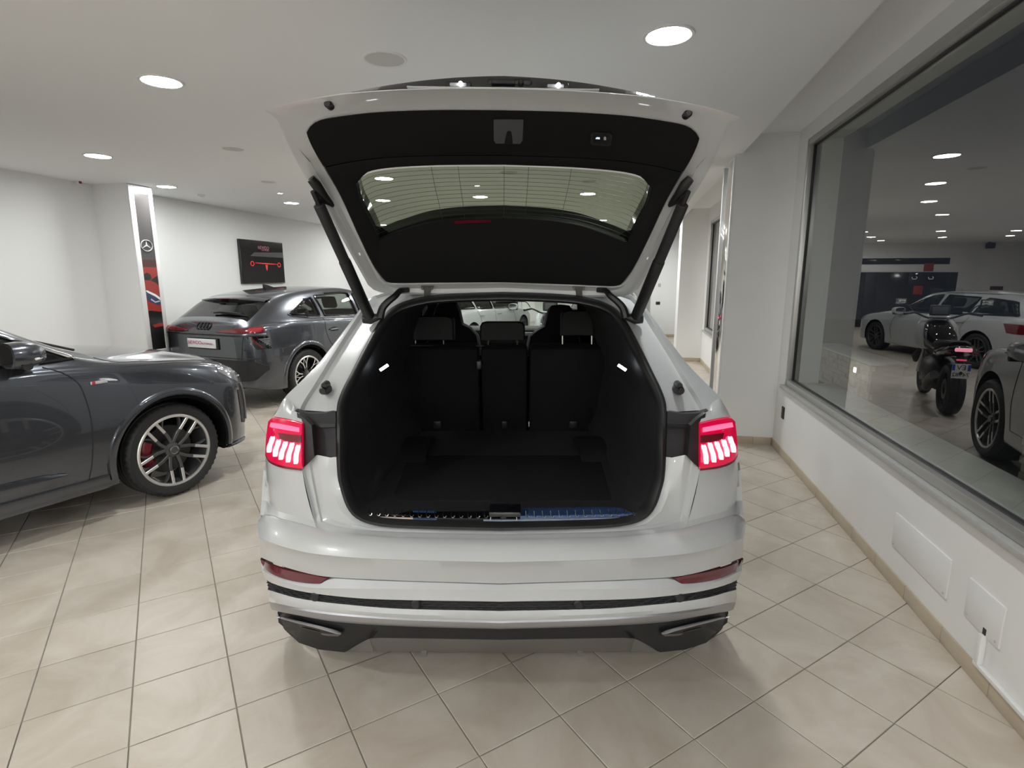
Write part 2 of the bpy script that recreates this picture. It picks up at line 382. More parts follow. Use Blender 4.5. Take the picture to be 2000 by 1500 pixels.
for lst, single in ((near, True), (rest, False)):
    for (size, c, t) in lst:
        cut = t > -0.27
        if single and not cut:
            if tile_me is None:
                o = link('tile', tv, tf, M['tile'], fl, None); tile_me = o.data
            else:
                o = bpy.data.objects.new('tile', tile_me); COL.objects.link(o); o.parent = fl
            o.location = (c[0], c[1], random.uniform(-.0003, .0003)); o.rotation_euler = (0, 0, -ta)
        elif cut:      # tiles cut along the wall
            sq = [c + TB*a*hs + TA*b*hs for a, b in ((-1,-1),(1,-1),(1,1),(-1,1))]
            pl = clip_half(sq, WN, float(np.dot(WB, WN)) - 0.004)
            if len(pl) < 3: continue
            if single:
                m2 = MB(); m2.prism([(p[0], p[1], 0) for p in pl], (0, 0, -0.003)); m2.f[0] = m2.f[0]; m2.out('tile', M['tile'], fl, None)
            else: stuff.prism([(p[0], p[1], 0) for p in pl], (0, 0, -0.003))
        else:
            v = np.array([(-hs,-hs,0),(hs,-hs,0),(hs,hs,0),(-hs,hs,0)]) @ RT.T + np.array([c[0], c[1], 0])
            stuff.add(v, [(0, 1, 2, 3)])
o = stuff.out('tile_field', M['tile'], fl, None); o['kind'] = 'stuff'
# ---- things fixed to the right wall
def wall_plate(nm, px4, lab, cat, th=0.008, m=None):
    q = [st(on_wall(*p)) for p in px4]; s0 = min(a[1] for a in q); s1 = max(a[1] for a in q); z0 = min(a[2] for a in q); z1 = max(a[2] for a in q)
    mb = MB(); rbox(mb, -th, 0.002, s0, s1, z0, z1, 0.002); o = mb.out(nm, m or M['plastic_white'], None, 30); tag(o, lab, cat)
    for (s_, z_) in ((s0+.02, z0+.02), (s1-.02, z0+.02)):
        k = MB(); k.lathe([(0, -0.002), (0.005, -0.002), (0.006, 0)], 10, 'x'); v = np.array(k.v) @ RW.T + rp(-th, s_, z_); link('screw', v, k.f, M['lightgrey'], o)
    return o, (s0, s1, z0, z1)
wall_plate('access_panel', [(1752, 1003), (1861, 1095), (1849, 1167), (1744, 1065)], 'white rectangular access panel low on the wall, larger one without a cable', 'panel')
pp, (ps0, ps1, pz0, pz1) = wall_plate('cover_plate', [(1897, 1131), (1967, 1188), (1953, 1268), (1887, 1203)], 'white square cover plate low on the wall with a cable duct below', 'panel')
_, sc_, zc_ = st(on_wall(1927, 1235))
mb = MB(); rbox(mb, -0.010, -0.004, sc_-.010, sc_+.010, zc_-.016, zc_+.016); mb.out('cable_hole', M['black'], pp, None)
mb = MB(); rbox(mb, -0.022, 0, sc_-.012, sc_+.012, 0.095, zc_-.012, 0.002); rbox(mb, -0.022, 0, -1.0, sc_+.02, 0.079, 0.097, 0.002)
tag(mb.out('cable_duct', M['plastic_white'], None, 30), 'thin white cable duct running from the cover plate onto the skirting', 'duct')
q = st(on_wall(1530, 806))
mb = MB(); rbox(mb, -0.010, 0.001, q[1]-.038, q[1]+.038, q[2]-.058, q[2]+.058, 0.003); so = mb.out('wall_socket', M['black'], None, 30); tag(so, 'black wall socket under the left end of the large window', 'socket')
for dz in (-.025, .025):
    mb = MB(); rbox(mb, -0.0115, -.009, q[1]-.024, q[1]+.024, q[2]+dz-.018, q[2]+dz+.018, 0.001); mb.out('socket_insert', M['rubber'], so, 30)
def face_plate(nm, px, py, s, w, h, lab, m):
    r = ray(px, py); n = WD; k = (np.dot(WB, n) + s) / np.dot(r[:2], n); p = ORG + r * k; t, _, z = st(p)
    mb = MB(); rbox(mb, t-w/2, t+w/2, s-.012, s+.001, z-h/2, z+h/2, 0.003); o = mb.out(nm, m, None, 30); tag(o, lab, 'socket')
    mb = MB(); rbox(mb, t-w*.3, t+w*.3, s-.014, s-.011, z-h*.3, z+h*.3, 0.001); mb.out('socket_insert', M['rubber'] if m is M['black'] else M['lightgrey'], o, 30)
face_plate('wall_socket', 1285, 592, 14.72, .12, .085, 'black socket on the far white wall beyond the strut', M['black'])
face_plate('thermostat', 1288, 557, 14.72, .075, .10, 'small grey wall thermostat above the far black socket', M['lightgrey'])
# ---- banner on the left pillar
BS0 = st(at_z(247, 357, ZC)); bt = BS0[0]; bs = BS0[1]; bs1 = bs + 0.36; BM = 0.075; BE = 0.06
mb = MB(); rbox(mb, TL - 0.1, bt, bs, bs1, 0, ZC + 0.05); structure(mb.out('trim_pillar_left', M['wall'], ang=None))
mb = MB()
for (a, b, c, d) in ((bs, bs+BM, .70, ZC-.01), (bs1-BE, bs1, .70, ZC-.01), (bs+BM, bs1-BE, .70, .755), (bs+BM, bs1-BE, ZC-.09, ZC-.01)):
    rbox(mb, bt, bt + 0.014, a, b, c, d, 0.003)
ban = thing('pillar_banner', 'tall black and red car banner in a white frame on the left pillar', 'banner', tuple(rp(bt, (bs+bs1)/2, 0)))
mb.out('banner_frame', M['plastic_white'], ban, 30, world_=True)
def bp(s, z, t=0.010): return rp(bt + t, s, z)
def bpoly(nm, pts, m, t):     # flat print on the banner: (fraction across, height)
    w0, w1 = bs + BM, bs1 - BE
    v = [bp(w0 + (w1 - w0) * a, max(1.345 + (z - .78) * .59, .755) if z > .03 else .755, t) for a, z in pts]
    return link(nm, v, [tuple(range(len(v)))], m, ban, None, world_=True)
M['bred'] = mat('banner_red', (0.33, 0.03, 0.02), 0.35); M['bdark'] = mat('banner_black', (0.012, 0.011, 0.012), 0.3)
M['bgrey'] = mat('banner_grey', (0.06, 0.055, 0.055), 0.3); M['bbrown'] = mat('banner_brown', (0.07, 0.022, 0.016), 0.35); M['bblue'] = mat('banner_blue', (0.03, 0.05, 0.12), 0.3)
sh = link('banner_sheet', [bp(bs+BM-.004, 0.755, .004), bp(bs1-BE+.004, 0.755, .004), bp(bs1-BE+.004, ZC-.1, .004), bp(bs+BM-.004, ZC-.1, .004)], [(0,1,2,3)], M['bgrey'], ban, None, world_=True)
bpoly('print_panel', [(0, 1.78), (1, 1.78), (1, 1.62), (0, 1.62)], M['bbrown'], .005)
bpoly('car_print', [(0, 1.62), (1, 1.62), (1, .42), (0, .42)], M['bred'], .0055)
bpoly('car_mirror', [(.0, 1.46), (.28, 1.50), (.50, 1.46), (.56, 1.38), (.40, 1.33), (.05, 1.34)], M['bdark'], .0065)
bpoly('pillar_shadow', [(.45, 1.33), (1, 1.44), (1, 1.22), (.8, 1.28)], M['bdark'], .0065)
bpoly('car_headlamp', [(0, 1.10), (.12, 1.12), (.7, 1.02), (1, .94), (1, .78), (.75, .78), (.2, .86), (.0, .98)], M['bblue'], .0065)
bpoly('lamp_highlight', [(0.02, 1.10), (.12, 1.115), (.7, 1.02), (1, .94), (1, .88), (.65, .97), (.15, 1.06)], M['plastic_white'], .0075)
bpoly('lamp_highlight', [(.35, .93), (.62, .86), (.95, .88), (.95, .85), (.6, .83), (.3, .90)], M['lightgrey'], .0075)
bpoly('air_intake', [(0, .66), (.25, .66), (1, .62), (1, .36), (.1, .40)], M['bdark'], .0065)
bpoly('splitter_print', [(.2, .34), (.6, .36), (1, .36), (1, .29), (.35, .28)], M['bred'], .0075)
bpoly('print_panel', [(0, .40), (1, .36), (1, .02), (0, .02)], M['bdark'], .006)
# star emblem on the banner: ring with three spokes
cz = 2.115; cs = (bs + bs1) / 2; mb = MB(); R_ = .07
ring = [bp(cs + R_*math.sin(a)*1.25, cz + R_*math.cos(a), .009) for a in np.linspace(0, 2*math.pi, 41)]
mb.tube(ring, .0065, 6, False)
for a in (0, 2.094, 4.189):
    d = np.array([math.sin(a)*1.25, math.cos(a)]); n = np.array([math.cos(a)*1.25, -math.sin(a)])
    mb.add([bp(cs+n[0]*.014, cz+n[1]*.014, .009), bp(cs+d[0]*R_, cz+d[1]*R_, .009), bp(cs-n[0]*.014, cz-n[1]*.014, .009), bp(cs, cz, .016)], [(0,1,3), (1,2,3), (0,3,2)])
mb.out('star_emblem', M['lightgrey'], ban, 30, world_=True)

# ---- television on the left wall
a = on_y = None
def on_left(px, py):
    r = ray(px, py); k = (np.dot(WB, WN) + TL + 0.04) / np.dot(r[:2], WN); return ORG + r * k
p0, p1_ = on_left(466, 466), on_left(557, 553); s0, s1 = st(p0)[1], st(p1_)[1]; z0, z1 = p1_[2], p0[2]
tv = thing('television', 'black wall television showing a red tail light bar above the grey coupe', 'television', tuple(rp(TL, (s0+s1)/2, (z0+z1)/2)))
mb = MB(); rbox(mb, TL, TL+.045, s0, s1, z0, z1, .006); mb.out('television_body', M['blackgloss'], tv, 30, world_=True)
def tp(a, b, d=.047): return rp(TL + d, s0 + (s1-s0)*a, z1 - (z1-z0)*b)
link('screen', [tp(.015, .98), tp(.985, .98), tp(.985, .02), tp(.015, .02)], [(0,1,2,3)], M['screen'], tv, None, world_=True)
M['tvgrey'] = mat('screen_grey', (0.01, 0.01, 0.01), 0.3, emit=(.10, .105, .11), es=.35)
M['tvred'] = mat('screen_red', (0.02, 0.0, 0.0), 0.3, emit=(.9, .05, .05), es=.75)
M['tvpink'] = mat('screen_pink', (0.02, 0.0, 0.0), 0.3, emit=(.55, .20, .28), es=.5)
link('screen_picture', [tp(.2, .37, .048), tp(.985, .37, .048), tp(.985, .24, .048), tp(.30, .28, .048)], [(0,1,2,3)], M['tvgrey'], tv, None, world_=True)
for (ax, by) in ((.235, .54), (.865, .55)):
    mb = MB(); mb.tube([tp(ax + .035*math.sin(t), by + .05*math.cos(t), .05) for t in np.linspace(0, 2*math.pi, 21)], .008, 5, False); mb.out('screen_lamp_ring', M['tvred'], tv, 40, world_=True)
link('screen_light_bar', [tp(.30, .515, .049), tp(.58, .515, .049), tp(.82, .53, .049), tp(.82, .54, .049), tp(.56, .545, .049), tp(.30, .525, .049)], [(0,1,2,3,4,5)], M['tvred'], tv, None, world_=True)
link('screen_light_bar', [tp(.53, .56, .049), tp(.59, .56, .049), tp(.58, .64, .049), tp(.562, .71, .049), tp(.545, .66, .049)], [(0,1,2,3,4)], M['tvred'], tv, None, world_=True)
RTV = np.array([[WD[0], 0, WN[0]], [WD[1], 0, WN[1]], [0, 1, 0]])
L0 = BASE[tv.name]
def tvtext(nm, s, a, b, size, m): 
    p = tp(a, b, .049); return text(nm, s, size, m, tv, p - np.array(L0), RTV, .0004)
tvtext('screen_lettering', 'NEWDO', .52, .165, .085, M['tvpink']); tvtext('screen_lettering', 'AUTOMOBILI', .56, .215, .036, M['tvpink'])

# ---- downlights, speakers, spots
rows = [((1306,68),'d'),((315,158),'d'),((191,304),'d'),((325,364),'d'),((569,396),'d'),((750,348),'d'),((748,391),'d'),((938,384),'d'),((905,414),'d'),((1148,378),'d'),((1074,411),'d'),((1175,430),'d'),((745,439),'d'),((743,454),'d')]
labs = ['large round ceiling light above the raised tailgate on the right','round ceiling light above the grey car bonnet, nearest on the left','round ceiling light second from the left edge','round ceiling light beside the top of the banner','round ceiling light above the television',
 'round ceiling light seen through the tailgate glass, top left','round ceiling light seen through the tailgate glass, second down on the left','round ceiling light seen through the tailgate glass beside its middle spot','round ceiling light seen through the tailgate glass low in the middle','round ceiling light seen through the tailgate glass, largest on the right','round ceiling light seen through the tailgate glass right of the middle','round ceiling light seen through the tailgate glass low on the right',
 'round ceiling light seen through the tailgate glass at lower left, upper of a pair','round ceiling light seen through the tailgate glass at lower left, lower of a pair']
pos = [tuple(at_z(px, py, ZC)[:2]) for (px, py), _ in rows]
def downlight(loc, lab, rad=.105, grp='round ceiling downlights'):
    t = thing('ceiling_light', lab, 'light', (loc[0], loc[1], ZC), 0, grp); return t
dm = MB(); dm.lathe([(.105,-.006),(.110,-.009),(.122,-.008),(.126,-.001),(.126,0.0)], 36)
dd = MB(); dd.lathe([(0,-.007),(.06,-.007),(.106,-.0055)], 36)
proto = None
extra = [((1.441,6.264),'round ceiling light largest of those mirrored in the window'),((-.079,12.45),'round ceiling light mirrored in the window, fourth of the column'),((-1.18,16.93),'round ceiling light mirrored in the window, fifth of the column'),((-1.88,19.6),'round ceiling light mirrored in the window, last of the column'),((.576,16.5),'round ceiling light mirrored in the window, first of the left three'),((.044,18.7),'round ceiling light mirrored in the window, second of the left three'),((-.54,20.6),'round ceiling light mirrored in the window, last of the left three'),((-2.87,17.5),'round ceiling light mirrored at the right edge of the window, upper'),((-3.43,19.6),'round ceiling light mirrored at the right edge of the window, lower')]
behind = [(1.1,-1.4),(-2.3,.7),(-4.4,2.4),(.70,-2.9),(-1.2,-1.9),(-3.2,-1.3),(-5.2,-.6),(.4,-3.9),(-1.5,-3.5),(-3.5,-3.1),(-.1,-5.4),(-2.0,-5.0),(-4.2,-4.7),(3.3,13.4),(2.95,12.0),(3.6,14.9)]  # unseen lights added for brightness: behind the viewer, then three for the far pillar
for k, (p, lab) in enumerate(list(zip(pos, labs)) + extra + list(zip(behind, ['round ceiling light above the viewer, right of the middle','round ceiling light above the viewer on the left','round ceiling light above the windscreen of the grey car','round ceiling light one step behind the viewer beside the window','round ceiling light one step behind the viewer, middle','round ceiling light one step behind the viewer, left','round ceiling light one step behind the viewer at the left wall','round ceiling light two steps behind the viewer beside the window','round ceiling light two steps behind the viewer, middle','round ceiling light two steps behind the viewer, left','round ceiling light by the rear wall beside the window','round ceiling light by the rear wall, middle','round ceiling light by the rear wall, left','round ceiling light above the bay hidden by the raised tailgate','round ceiling light above the bay nearest the second pillar','round ceiling light above the bay nearest the end pillar'] ))):
    t = downlight(p, lab)
    if proto is None:
        f_ = dm.out('light_frame', M['plastic_white'], t, 40); d_ = dd.out('diffuser', M['panel'], t, 40); proto = (f_, d_)
    else:
        for q in proto:
            c = q.copy(); COL.objects.link(c); c.parent = t
sp = None
for (px, py, r_, lab) in ((752,115,.115,'round ceiling speaker nearest the tailgate top'),(455,290,.10,'round ceiling speaker left of the open tailgate'),(524,355,.09,'round ceiling speaker furthest left above the grey coupe'),(994,337,.10,'round ceiling speaker seen through the tailgate glass, middle'),(1150,354,.09,'small round ceiling speaker seen through the tailgate glass on the right')):
    p = at_z(px, py, ZC); t = thing('ceiling_speaker', lab, 'speaker', (p[0], p[1], ZC), 0, 'round ceiling speakers')
    mb = MB(); mb.lathe([(r_*.9,-.004),(r_*.93,-.007),(r_,-.006),(r_+.004,0)], 36); mb.out('speaker_frame', M['plastic_white'], t, 40)
    mb = MB(); mb.lathe([(0,-.0045),(r_*.5,-.0045),(r_*.92,-.004)], 36); mb.out('speaker_grille', M['speaker'], t, 40)
for (px, py, lab) in ((547,377,'small bright ceiling spot above the television'),(932,362,'small bright ceiling spot seen through the tailgate glass')):
    p = at_z(px, py, ZC); t = thing('ceiling_spot', lab, 'light', (p[0], p[1], ZC), 0, 'small ceiling spots')
    mb = MB(); mb.lathe([(.030,-.002),(.034,-.008),(.048,-.006),(.050,0)], 24); mb.out('light_frame', M['plastic_white'], t, 40)
    mb = MB(); mb.lathe([(0,-.005),(.032,-.004)], 24); mb.out('diffuser', M['spot'], t, 40)
p = at_z(393, 380, ZC); t = thing('smoke_detector', 'small flat white smoke detector on the ceiling between banner and tailgate', 'detector', (p[0], p[1], ZC))
mb = MB(); mb.lathe([(0,-.03),(.035,-.03),(.045,-.022),(.05,0)], 24); mb.out('detector_body', M['plastic_white'], t, 40); mb = MB(); mb.lathe([(0,-.033),(.01,-.033),(.012,-.03)], 12); mb.out('detector_eye', M['lightgrey'], t, 40)
p = on_left(152, 353); t = thing('alarm_sensor', 'tiny white alarm sensor in the left wall and ceiling corner', 'sensor', tuple(p))
mb = MB(); mb.box(p, (.06, .06, .09), RW, .012); mb.out('sensor_body', M['plastic_white'], t, 40, world_=True)
mb = MB(); mb.box(p + np.array([.03, -.005, -.02]), (.012, .035, .03), RW, .004); mb.out('sensor_window', M['redlens'], t, 40, world_=True)
# ------------------------------------------------------------------ the white car with its tailgate open
CXQ = -0.043
q8 = thing('car', 'white car with raised tailgate and empty black boot in the middle of the showroom', 'car', (CXQ, 4.40, 0))
_y0 = pchip([.18,.26,.33,.40,.46,.53,.575,.62,.665,.69,.715,.74,.77,.85,1.0,1.1,1.2,1.3], [2.10,2.00,1.945,1.905,1.89,1.893,1.906,1.893,1.868,1.878,1.90,1.945,1.985,1.985,1.995,2.03,2.10,2.2])
def SF(x, z, W=.998, A=.28):              # rear skin of bumper and corners
    r = min(abs(x - CXQ) / W, .9999); return float(_y0(z)) + A * (1 - math.sqrt(1 - r ** 3))
_ya = pchip([.70,.75,.85,1.0,1.1,1.2,1.4,1.6,1.66,1.8], [1.97,1.985,2.02,2.06,2.115,2.215,2.45,2.70,2.78,2.95])
def SA(x, z): return float(_ya(z)) + .05 * ((x - CXQ) / .65) ** 2      # plane of the tailgate opening
_yh = pchip([1.2,1.50,1.64,1.80,1.96,2.13,2.20,2.277,2.33,2.45], [3.2,2.88,2.75,2.57,2.39,2.20,2.03,1.83,1.70,1.3])
def SH(x, z):                             # inner face of the raised tailgate
    b = .075 * ((x - CXQ) / .75) ** 2; return float(_yh(z + .7 * b)) - .55 * b
def mir(P): P = np.array(P); Q_ = P.copy(); Q_[:, 0] = 2 * CXQ - Q_[:, 0]; return Q_
def both(P):          # left half given centre-last -> whole row
    P = np.array(P); P[-1, 0] = CXQ; return np.r_[P, mir(P)[::-1][1:]]
def row(px, n=34, S=SF, off=0.0, smooth=True, full=True):
    p = resample(px, n, smooth); P = np.array([on(S, a, b, off) for a, b in p])
    if S is SF:
        e = .24 if P[0][2] > .55 else .07
        P = np.r_[[P[0] + np.array([.23 * e, e, 0]), P[0] + np.array([.05 * e, .42 * e, 0])], P]     # run on along the flank
    return both(P) if full else P
def strip(nm, rows, m, par=q8, ang=35): mb = MB(); mb.grid(rows); return mb.out(nm, m, par, ang, world_=True)
def mid(a, b, f=.5, dy=0.0, dz=0.0): P = a * (1 - f) + b * f; P = P.copy(); P[:, 1] += dy; P[:, 2] += dz; return P
def sh(P, dy=0.0, dz=0.0): P = np.array(P).copy(); P[:, 1] += dy; P[:, 2] += dz; return P
def twice(fn): fn(lambda P: np.array(P)); fn(mir)
# --- bumper bands
B0 = row([(505,1015),(519,1006),(555,1015),(600,1027),(636,1036),(701,1045),(766,1050),(980,1055)])
Bm = row([(504,1030),(530,1040),(580,1052),(640,1062),(740,1072),(980,1078)])
B1 = row([(507,1050),(558,1068),(610,1080),(740,1090.5),(980,1097)])
R3 = row([(508.6,1089),(555,1108),(641,1127.7),(740,1133),(818,1136),(980,1140.5)])
strip('bumper', [sh(B0, .035, -.002), B0, mid(B0, Bm, .5, -.004), Bm, mid(Bm, B1, .5, -.003), sh(B1, -.004), mid(B1, R3, .04), mid(B1, R3, .5, -.001), mid(R3, B1, .02), sh(R3, .015)], M['white'])
R3b = row([(513,1112),(555,1133),(610,1146),(659,1147),(740,1148),(980,1151)])
R4 = row([(519,1131),(532,1138.6),(610,1158),(740,1170),(980,1174.5)])
R3c = row([(510,1093),(520,1113),(545,1128),(600,1140.5),(625,1141),(645,1130),(740,1135),(980,1142.5)], smooth=False)
strip('bumper_lip', [sh(R3c, .015), sh(R3c, .002), sh(R3b, -.008), mid(R3b, R4, .1, -.007), sh(R4, -.002), sh(R4, .016)], M['white'])
R5 = row([(523,1151.6),(584,1168.5),(662,1179),(792,1189),(980,1193)])
strip('grille_backing', [sh(R4, .002), sh(R4, .014), sh(R5, .010), sh(R5, -.001)], M['black'])
# honeycomb ribs of the lower grille
mb = MB()
N = len(R4)
for fr, ph in ((.08, 0), (.36, 1), (.64, 0), (.92, 1)):
    base = resample(mid(R4, R5, fr, .004), 190, False)
    h = np.linalg.norm((R4 - R5)[N // 2]) * .11
    pts = base.copy(); pts[:, 2] += h * np.array([(-1, -1, 1, 1)[(i + 2 * ph) % 4] for i in range(190)]) * .5
    mb.tube(pts, .0022, 4, False)
g_ = mb.out('grille_mesh', M['trim'], q8, None, world_=True); g_['kind'] = 'stuff'
for k in (.14, .335, .665, .86):       # parking sensors in the grille
    i = int(k * (N - 1)); p = mid(R4, R5, .5, .002)[i]; mb = MB(); mb.lathe([(0,-.008),(.014,-.008),(.019,-.003),(.02,.01)], 18, 'y', p); mb.out('parking_sensor', M['black'], q8, 40, world_=True)
R6 = row([(527,1173.7),(584,1185.4),(662,1195.8),(792,1205),(980,1211)])
strip('bumper_blade', [sh(R5, .010), sh(R5, -.0015), mid(R5, R6, .5, -.010), sh(R6, -.006), sh(R6, .015)], M['white'])
R7 = row([(541,1195),(584,1203.6),(662,1216.6),(818,1225.7),(980,1230)])
strip('silver_strip', [sh(R6, .012), sh(R6, -.003), mid(R6, R7, .12, -.012), mid(R6, R7, .45, -.019), mid(R6, R7, .55, -.019), sh(R7, .004), sh(R7, .02)], M['silver'])
RB = row([(542,1198),(555,1229.6),(584,1255.6),(623,1268.6),(672,1274),(701,1256),(719,1246.5),(740,1244.5),(980,1248.5)], 60, smooth=False)
R7b = row([(541,1195),(584,1203.6),(662,1216.6),(818,1225.7),(980,1230)], 60)
strip('lower_valance', [sh(R7b, .014), sh(mid(R7b, RB, .12), .008), mid(R7b, RB, .5, .006), RB, sh(RB, .05, -.004)], M['trim'])
D0 = row([(672,1275),(701,1257),(719,1247.5),(740,1245.5),(980,1249.5)], 40, off=.003, smooth=False); D1 = row([(673,1276),(740,1275.5),(860,1277),(980,1278)], 40, off=.01)
M['diff'] = mat('diffuser_grey', (0.20, 0.19, 0.18), 0.42, metal=0.4)
strip('diffuser', [sh(D0, .02), sh(D0, -.004), mid(D0, D1, .12, -.002), D1, sh(D1, .12, .0)], M['diff'])
def fins(f):
    P = [on(SF, px, py, o) for px, py, o in ((823,1256,-.006),(833,1256,-.006),(833,1282,.0),(823,1282,.0))]
    v = f(np.r_[np.array(P), sh(P, .10)]); link('diffuser_fin', v, [(0,1,2,3),(7,6,5,4),(0,4,5,1),(1,5,6,2),(2,6,7,3),(3,7,4,0)], M['diff'], q8, 30, True)
twice(fins)
# exhaust shaped trims in the corners
def patch(nm, top, bot, m, f, n=14, S=SF, off=-.004, rows=5, thick=.012, par=q8, bulge=0.0, smooth=True):
    a = resample(top, n, smooth); b = resample(bot, n, smooth)
    R = []
    for k in np.linspace(0, 1, rows):
        p = a * (1 - k) + b * k; R.append(np.array([on(S, x, y, off - bulge * 4 * k * (1 - k)) for x, y in p]))
    R = [f(sh(R[0], thick))] + [f(r) for r in R] + [f(sh(R[-1], thick))]
    mb = MB(); mb.grid(R)
    # close both short ends with a returned edge
    L = len(R)
    for j in (0, n - 1):
        e = np.array([r[j] for r in R[1:-1]]); mb.grid([e, sh(e, thick)])
    return mb.out(nm, m, par, 40, world_=True)
def exhaust(f):
    tr = patch('exhaust_trim', [(545,1202),(584,1211),(620,1221),(669,1231)], [(546,1213),(584,1243),(615,1255),(641,1255.6),(660,1247),(670,1235)], M['black'], f, off=-.012, thick=.03)
    patch('trim_recess', [(562,1215),(590,1221),(627,1230)], [(566,1221),(592,1233),(612,1240),(620,1237)], M['rubber'], f, off=-.0135, thick=.002, par=tr)
    patch('trim_facet', [(624,1232),(650,1234),(668,1234.5)], [(600,1246),(620,1254),(643,1254)], M['diff'], f, off=-.0145, thick=.003, par=tr, n=8, rows=3)
    mb = MB(); mb.tube(f(np.array([on(SF, a, b, -.016) for a, b in resample([(543,1200),(584,1210),(640,1224),(668,1232.5)], 16)])), np.r_[np.linspace(.004, .0075, 15), .004], 6)
    mb.out('trim_strip', M['silver'], tr, 40, world_=True)
twice(exhaust)
# red reflectors set in the bumper corners
def reflector(f):
    patch('reflector', [(509,1091),(532,1104),(570,1115),(610,1122.5),(640,1128.5)], [(511,1099),(519,1111),(540,1124),(584,1136),(610,1138.5),(624,1139)], M['redrefl'], f, off=-.003, thick=.012, n=18)
twice(reflector)
# --- corner panels, lamps, channel round the opening
LT = [(526,822),(535,815),(562,819),(592,826)]; LB = [(520.5,884),(527,897),(560,910.5),(592,915)]
def corner(f):
    a = resample([(520,886),(527,899),(560,912),(590,916)], 16); b = resample([(508,1006),(519,1005),(555,1014),(600,1026),(618,1031)], 16)
    edge = resample([(520,886),(515,927),(512,977),(508,1006)], 9); crease = resample([(590,916),(596,945),(607,990),(618,1031)], 9)
    R = []
    for i, k in enumerate(np.linspace(0, 1, 9)):
        p = a * (1 - k) + b * k; p = p + (edge[i] - p[0]) * np.linspace(1, 0, 16)[:, None] + (crease[i] - p[-1]) * np.linspace(0, 1, 16)[:, None]
        R.append(np.array([on(SF, x, y, -.008 * math.sin(math.pi * k)) for x, y in p]))
    R = [np.r_[[r[0] + np.array([.045, .24, 0]), r[0] + np.array([.010, .10, 0])], r] for r in R]
    mb = MB(); mb.grid([f(r) for r in R]); mb.grid([f(R[-1][2:]), f(sh(np.array([on(SF, x, y) for x, y in b]), .03))])
    return mb.out('corner_panel', M['white'], q8, 40, world_=True)
twice(corner)
# channel: crease line, inner edge, rubber seal, from lamp bracket down and along the sill to the centre line
def loop2(s1, s2, S, n1=14, n2=30, off=0.0, sm=True):
    p = np.r_[resample(s1, n1, sm), resample(s2, n2, sm)[1:]]
    P = np.array([on(S, a, b, off) for a, b in p]); P[-1, 0] = CXQ; return np.r_[P, mir(P)[::-1][1:]]
K0 = loop2([(590,916),(596,945),(607,990),(617,1030)], [(617,1030),(636,1036),(701,1045),(766,1050),(980,1055)], SF)
K1 = loop2([(613,893.5),(619,935),(626,985),(633,1019)], [(633,1019),(652,1028),(701,1037),(790,1042),(980,1046)], SF, off=.028)
K1a = loop2([(616,893.5),(622,935),(630,985),(640,1019)], [(640,1019),(656,1025.5),(701,1034.5),(790,1039.5),(980,1043)], SF, off=.030)
K1b = loop2([(648,892),(650,935),(655,965),(668,996)], [(668,996),(700,1021),(747,1031),(830,1036),(980,1039)], SA, off=-.012)
K2 = loop2([(658,891),(660,930),(667,960),(680,993)], [(680,993),(707,1017),(747,1027),(847,1032.5),(980,1035.5)], SA)
strip('boot_channel', [K0, sh(mid(K0, K1, .10), .012), mid(K0, K1, .45, .006), sh(mid(K0, K1, .55), .014), K1, K1a, K1b, K2, sh(K2, .05)], M['white'], ang=28)
# the side of the opening from lamp bracket up round the roof
def loopu(s1, s2, S, n1=34, n2=22, off=0.0):
    p = np.r_[resample(s1, n1), resample(s2, n2)[1:]]
    P = np.array([on(S, a, b, off) for a, b in p]); P[-1, 0] = CXQ; return P
SU = loopu([(657,805),(658,793),(667,767),(687,727),(713,677),(740,630),(763,603)], [(763,603),(797,587),(847,577),(913,573),(982,571)], SA)
def SA2(x, z): return SA(x, z) + .022
C1 = loopu([(650,805),(652,792),(660,767),(680,727),(706,677),(733,630),(757,602)], [(757,602),(792,584),(845,573.5),(913,569.5),(982,567.5)], SA2)
C2 = loopu([(588,805),(592,794),(617,757),(652,700),(690,642),(714,606),(735,583)], [(735,583),(765,574),(845,567),(913,563.5),(982,562)], SA2, off=.034)
O1 = loopu([(580,805),(584,795),(610,753),(645,697),(686,633),(708,601),(729,578)], [(729,578),(765,569),(845,563.5),(913,560.5),(982,559)], SA, off=.028)
def SO(x, z): return SA(x, z) + .10
O2 = loopu([(549,789),(556,777),(582,750.5),(620,712),(655,668),(686,627),(717,585)], [(717,585),(765,564),(845,559.5),(913,557.5),(982,556)], SO)
for f in (lambda P: np.array(P), mir):
    strip('door_pillar', [f(sh(SU, .04)), f(SU), f(C1), f(C2), f(O1), f(mid(O1, O2, .1, -.004)), f(O2), f(sh(O2, .22) * np.array([1, 1, 1]) + np.array([.03, 0, -.02]) * (O2[:, :1] < CXQ - .3))], M['white'], ang=28)
def haunch(f):
    a = np.array([on(SF, x, y) for x, y in resample([(524,823),(535,814),(562,818),(591,825)], 14)])
    b = np.array([on(lambda X, Z, q=.10 - .072*min(1, max(0, (i-4)/9)): SA(X, Z) + q, x, y) for i, (x, y) in enumerate(resample([(536,809),(549,788),(556,778),(570,786),(580,806)], 14))])
    # close the little shoulder between lamp, pillar and side
    c = np.array([on(SF, x, y, .012) for x, y in resample([(530,815),(545,803),(565,803),(582,808)], 14)])
    strip('shoulder_panel', [f(sh(a, .03)), f(a), f(c), f(b)], M['white'], ang=50)
twice(haunch)
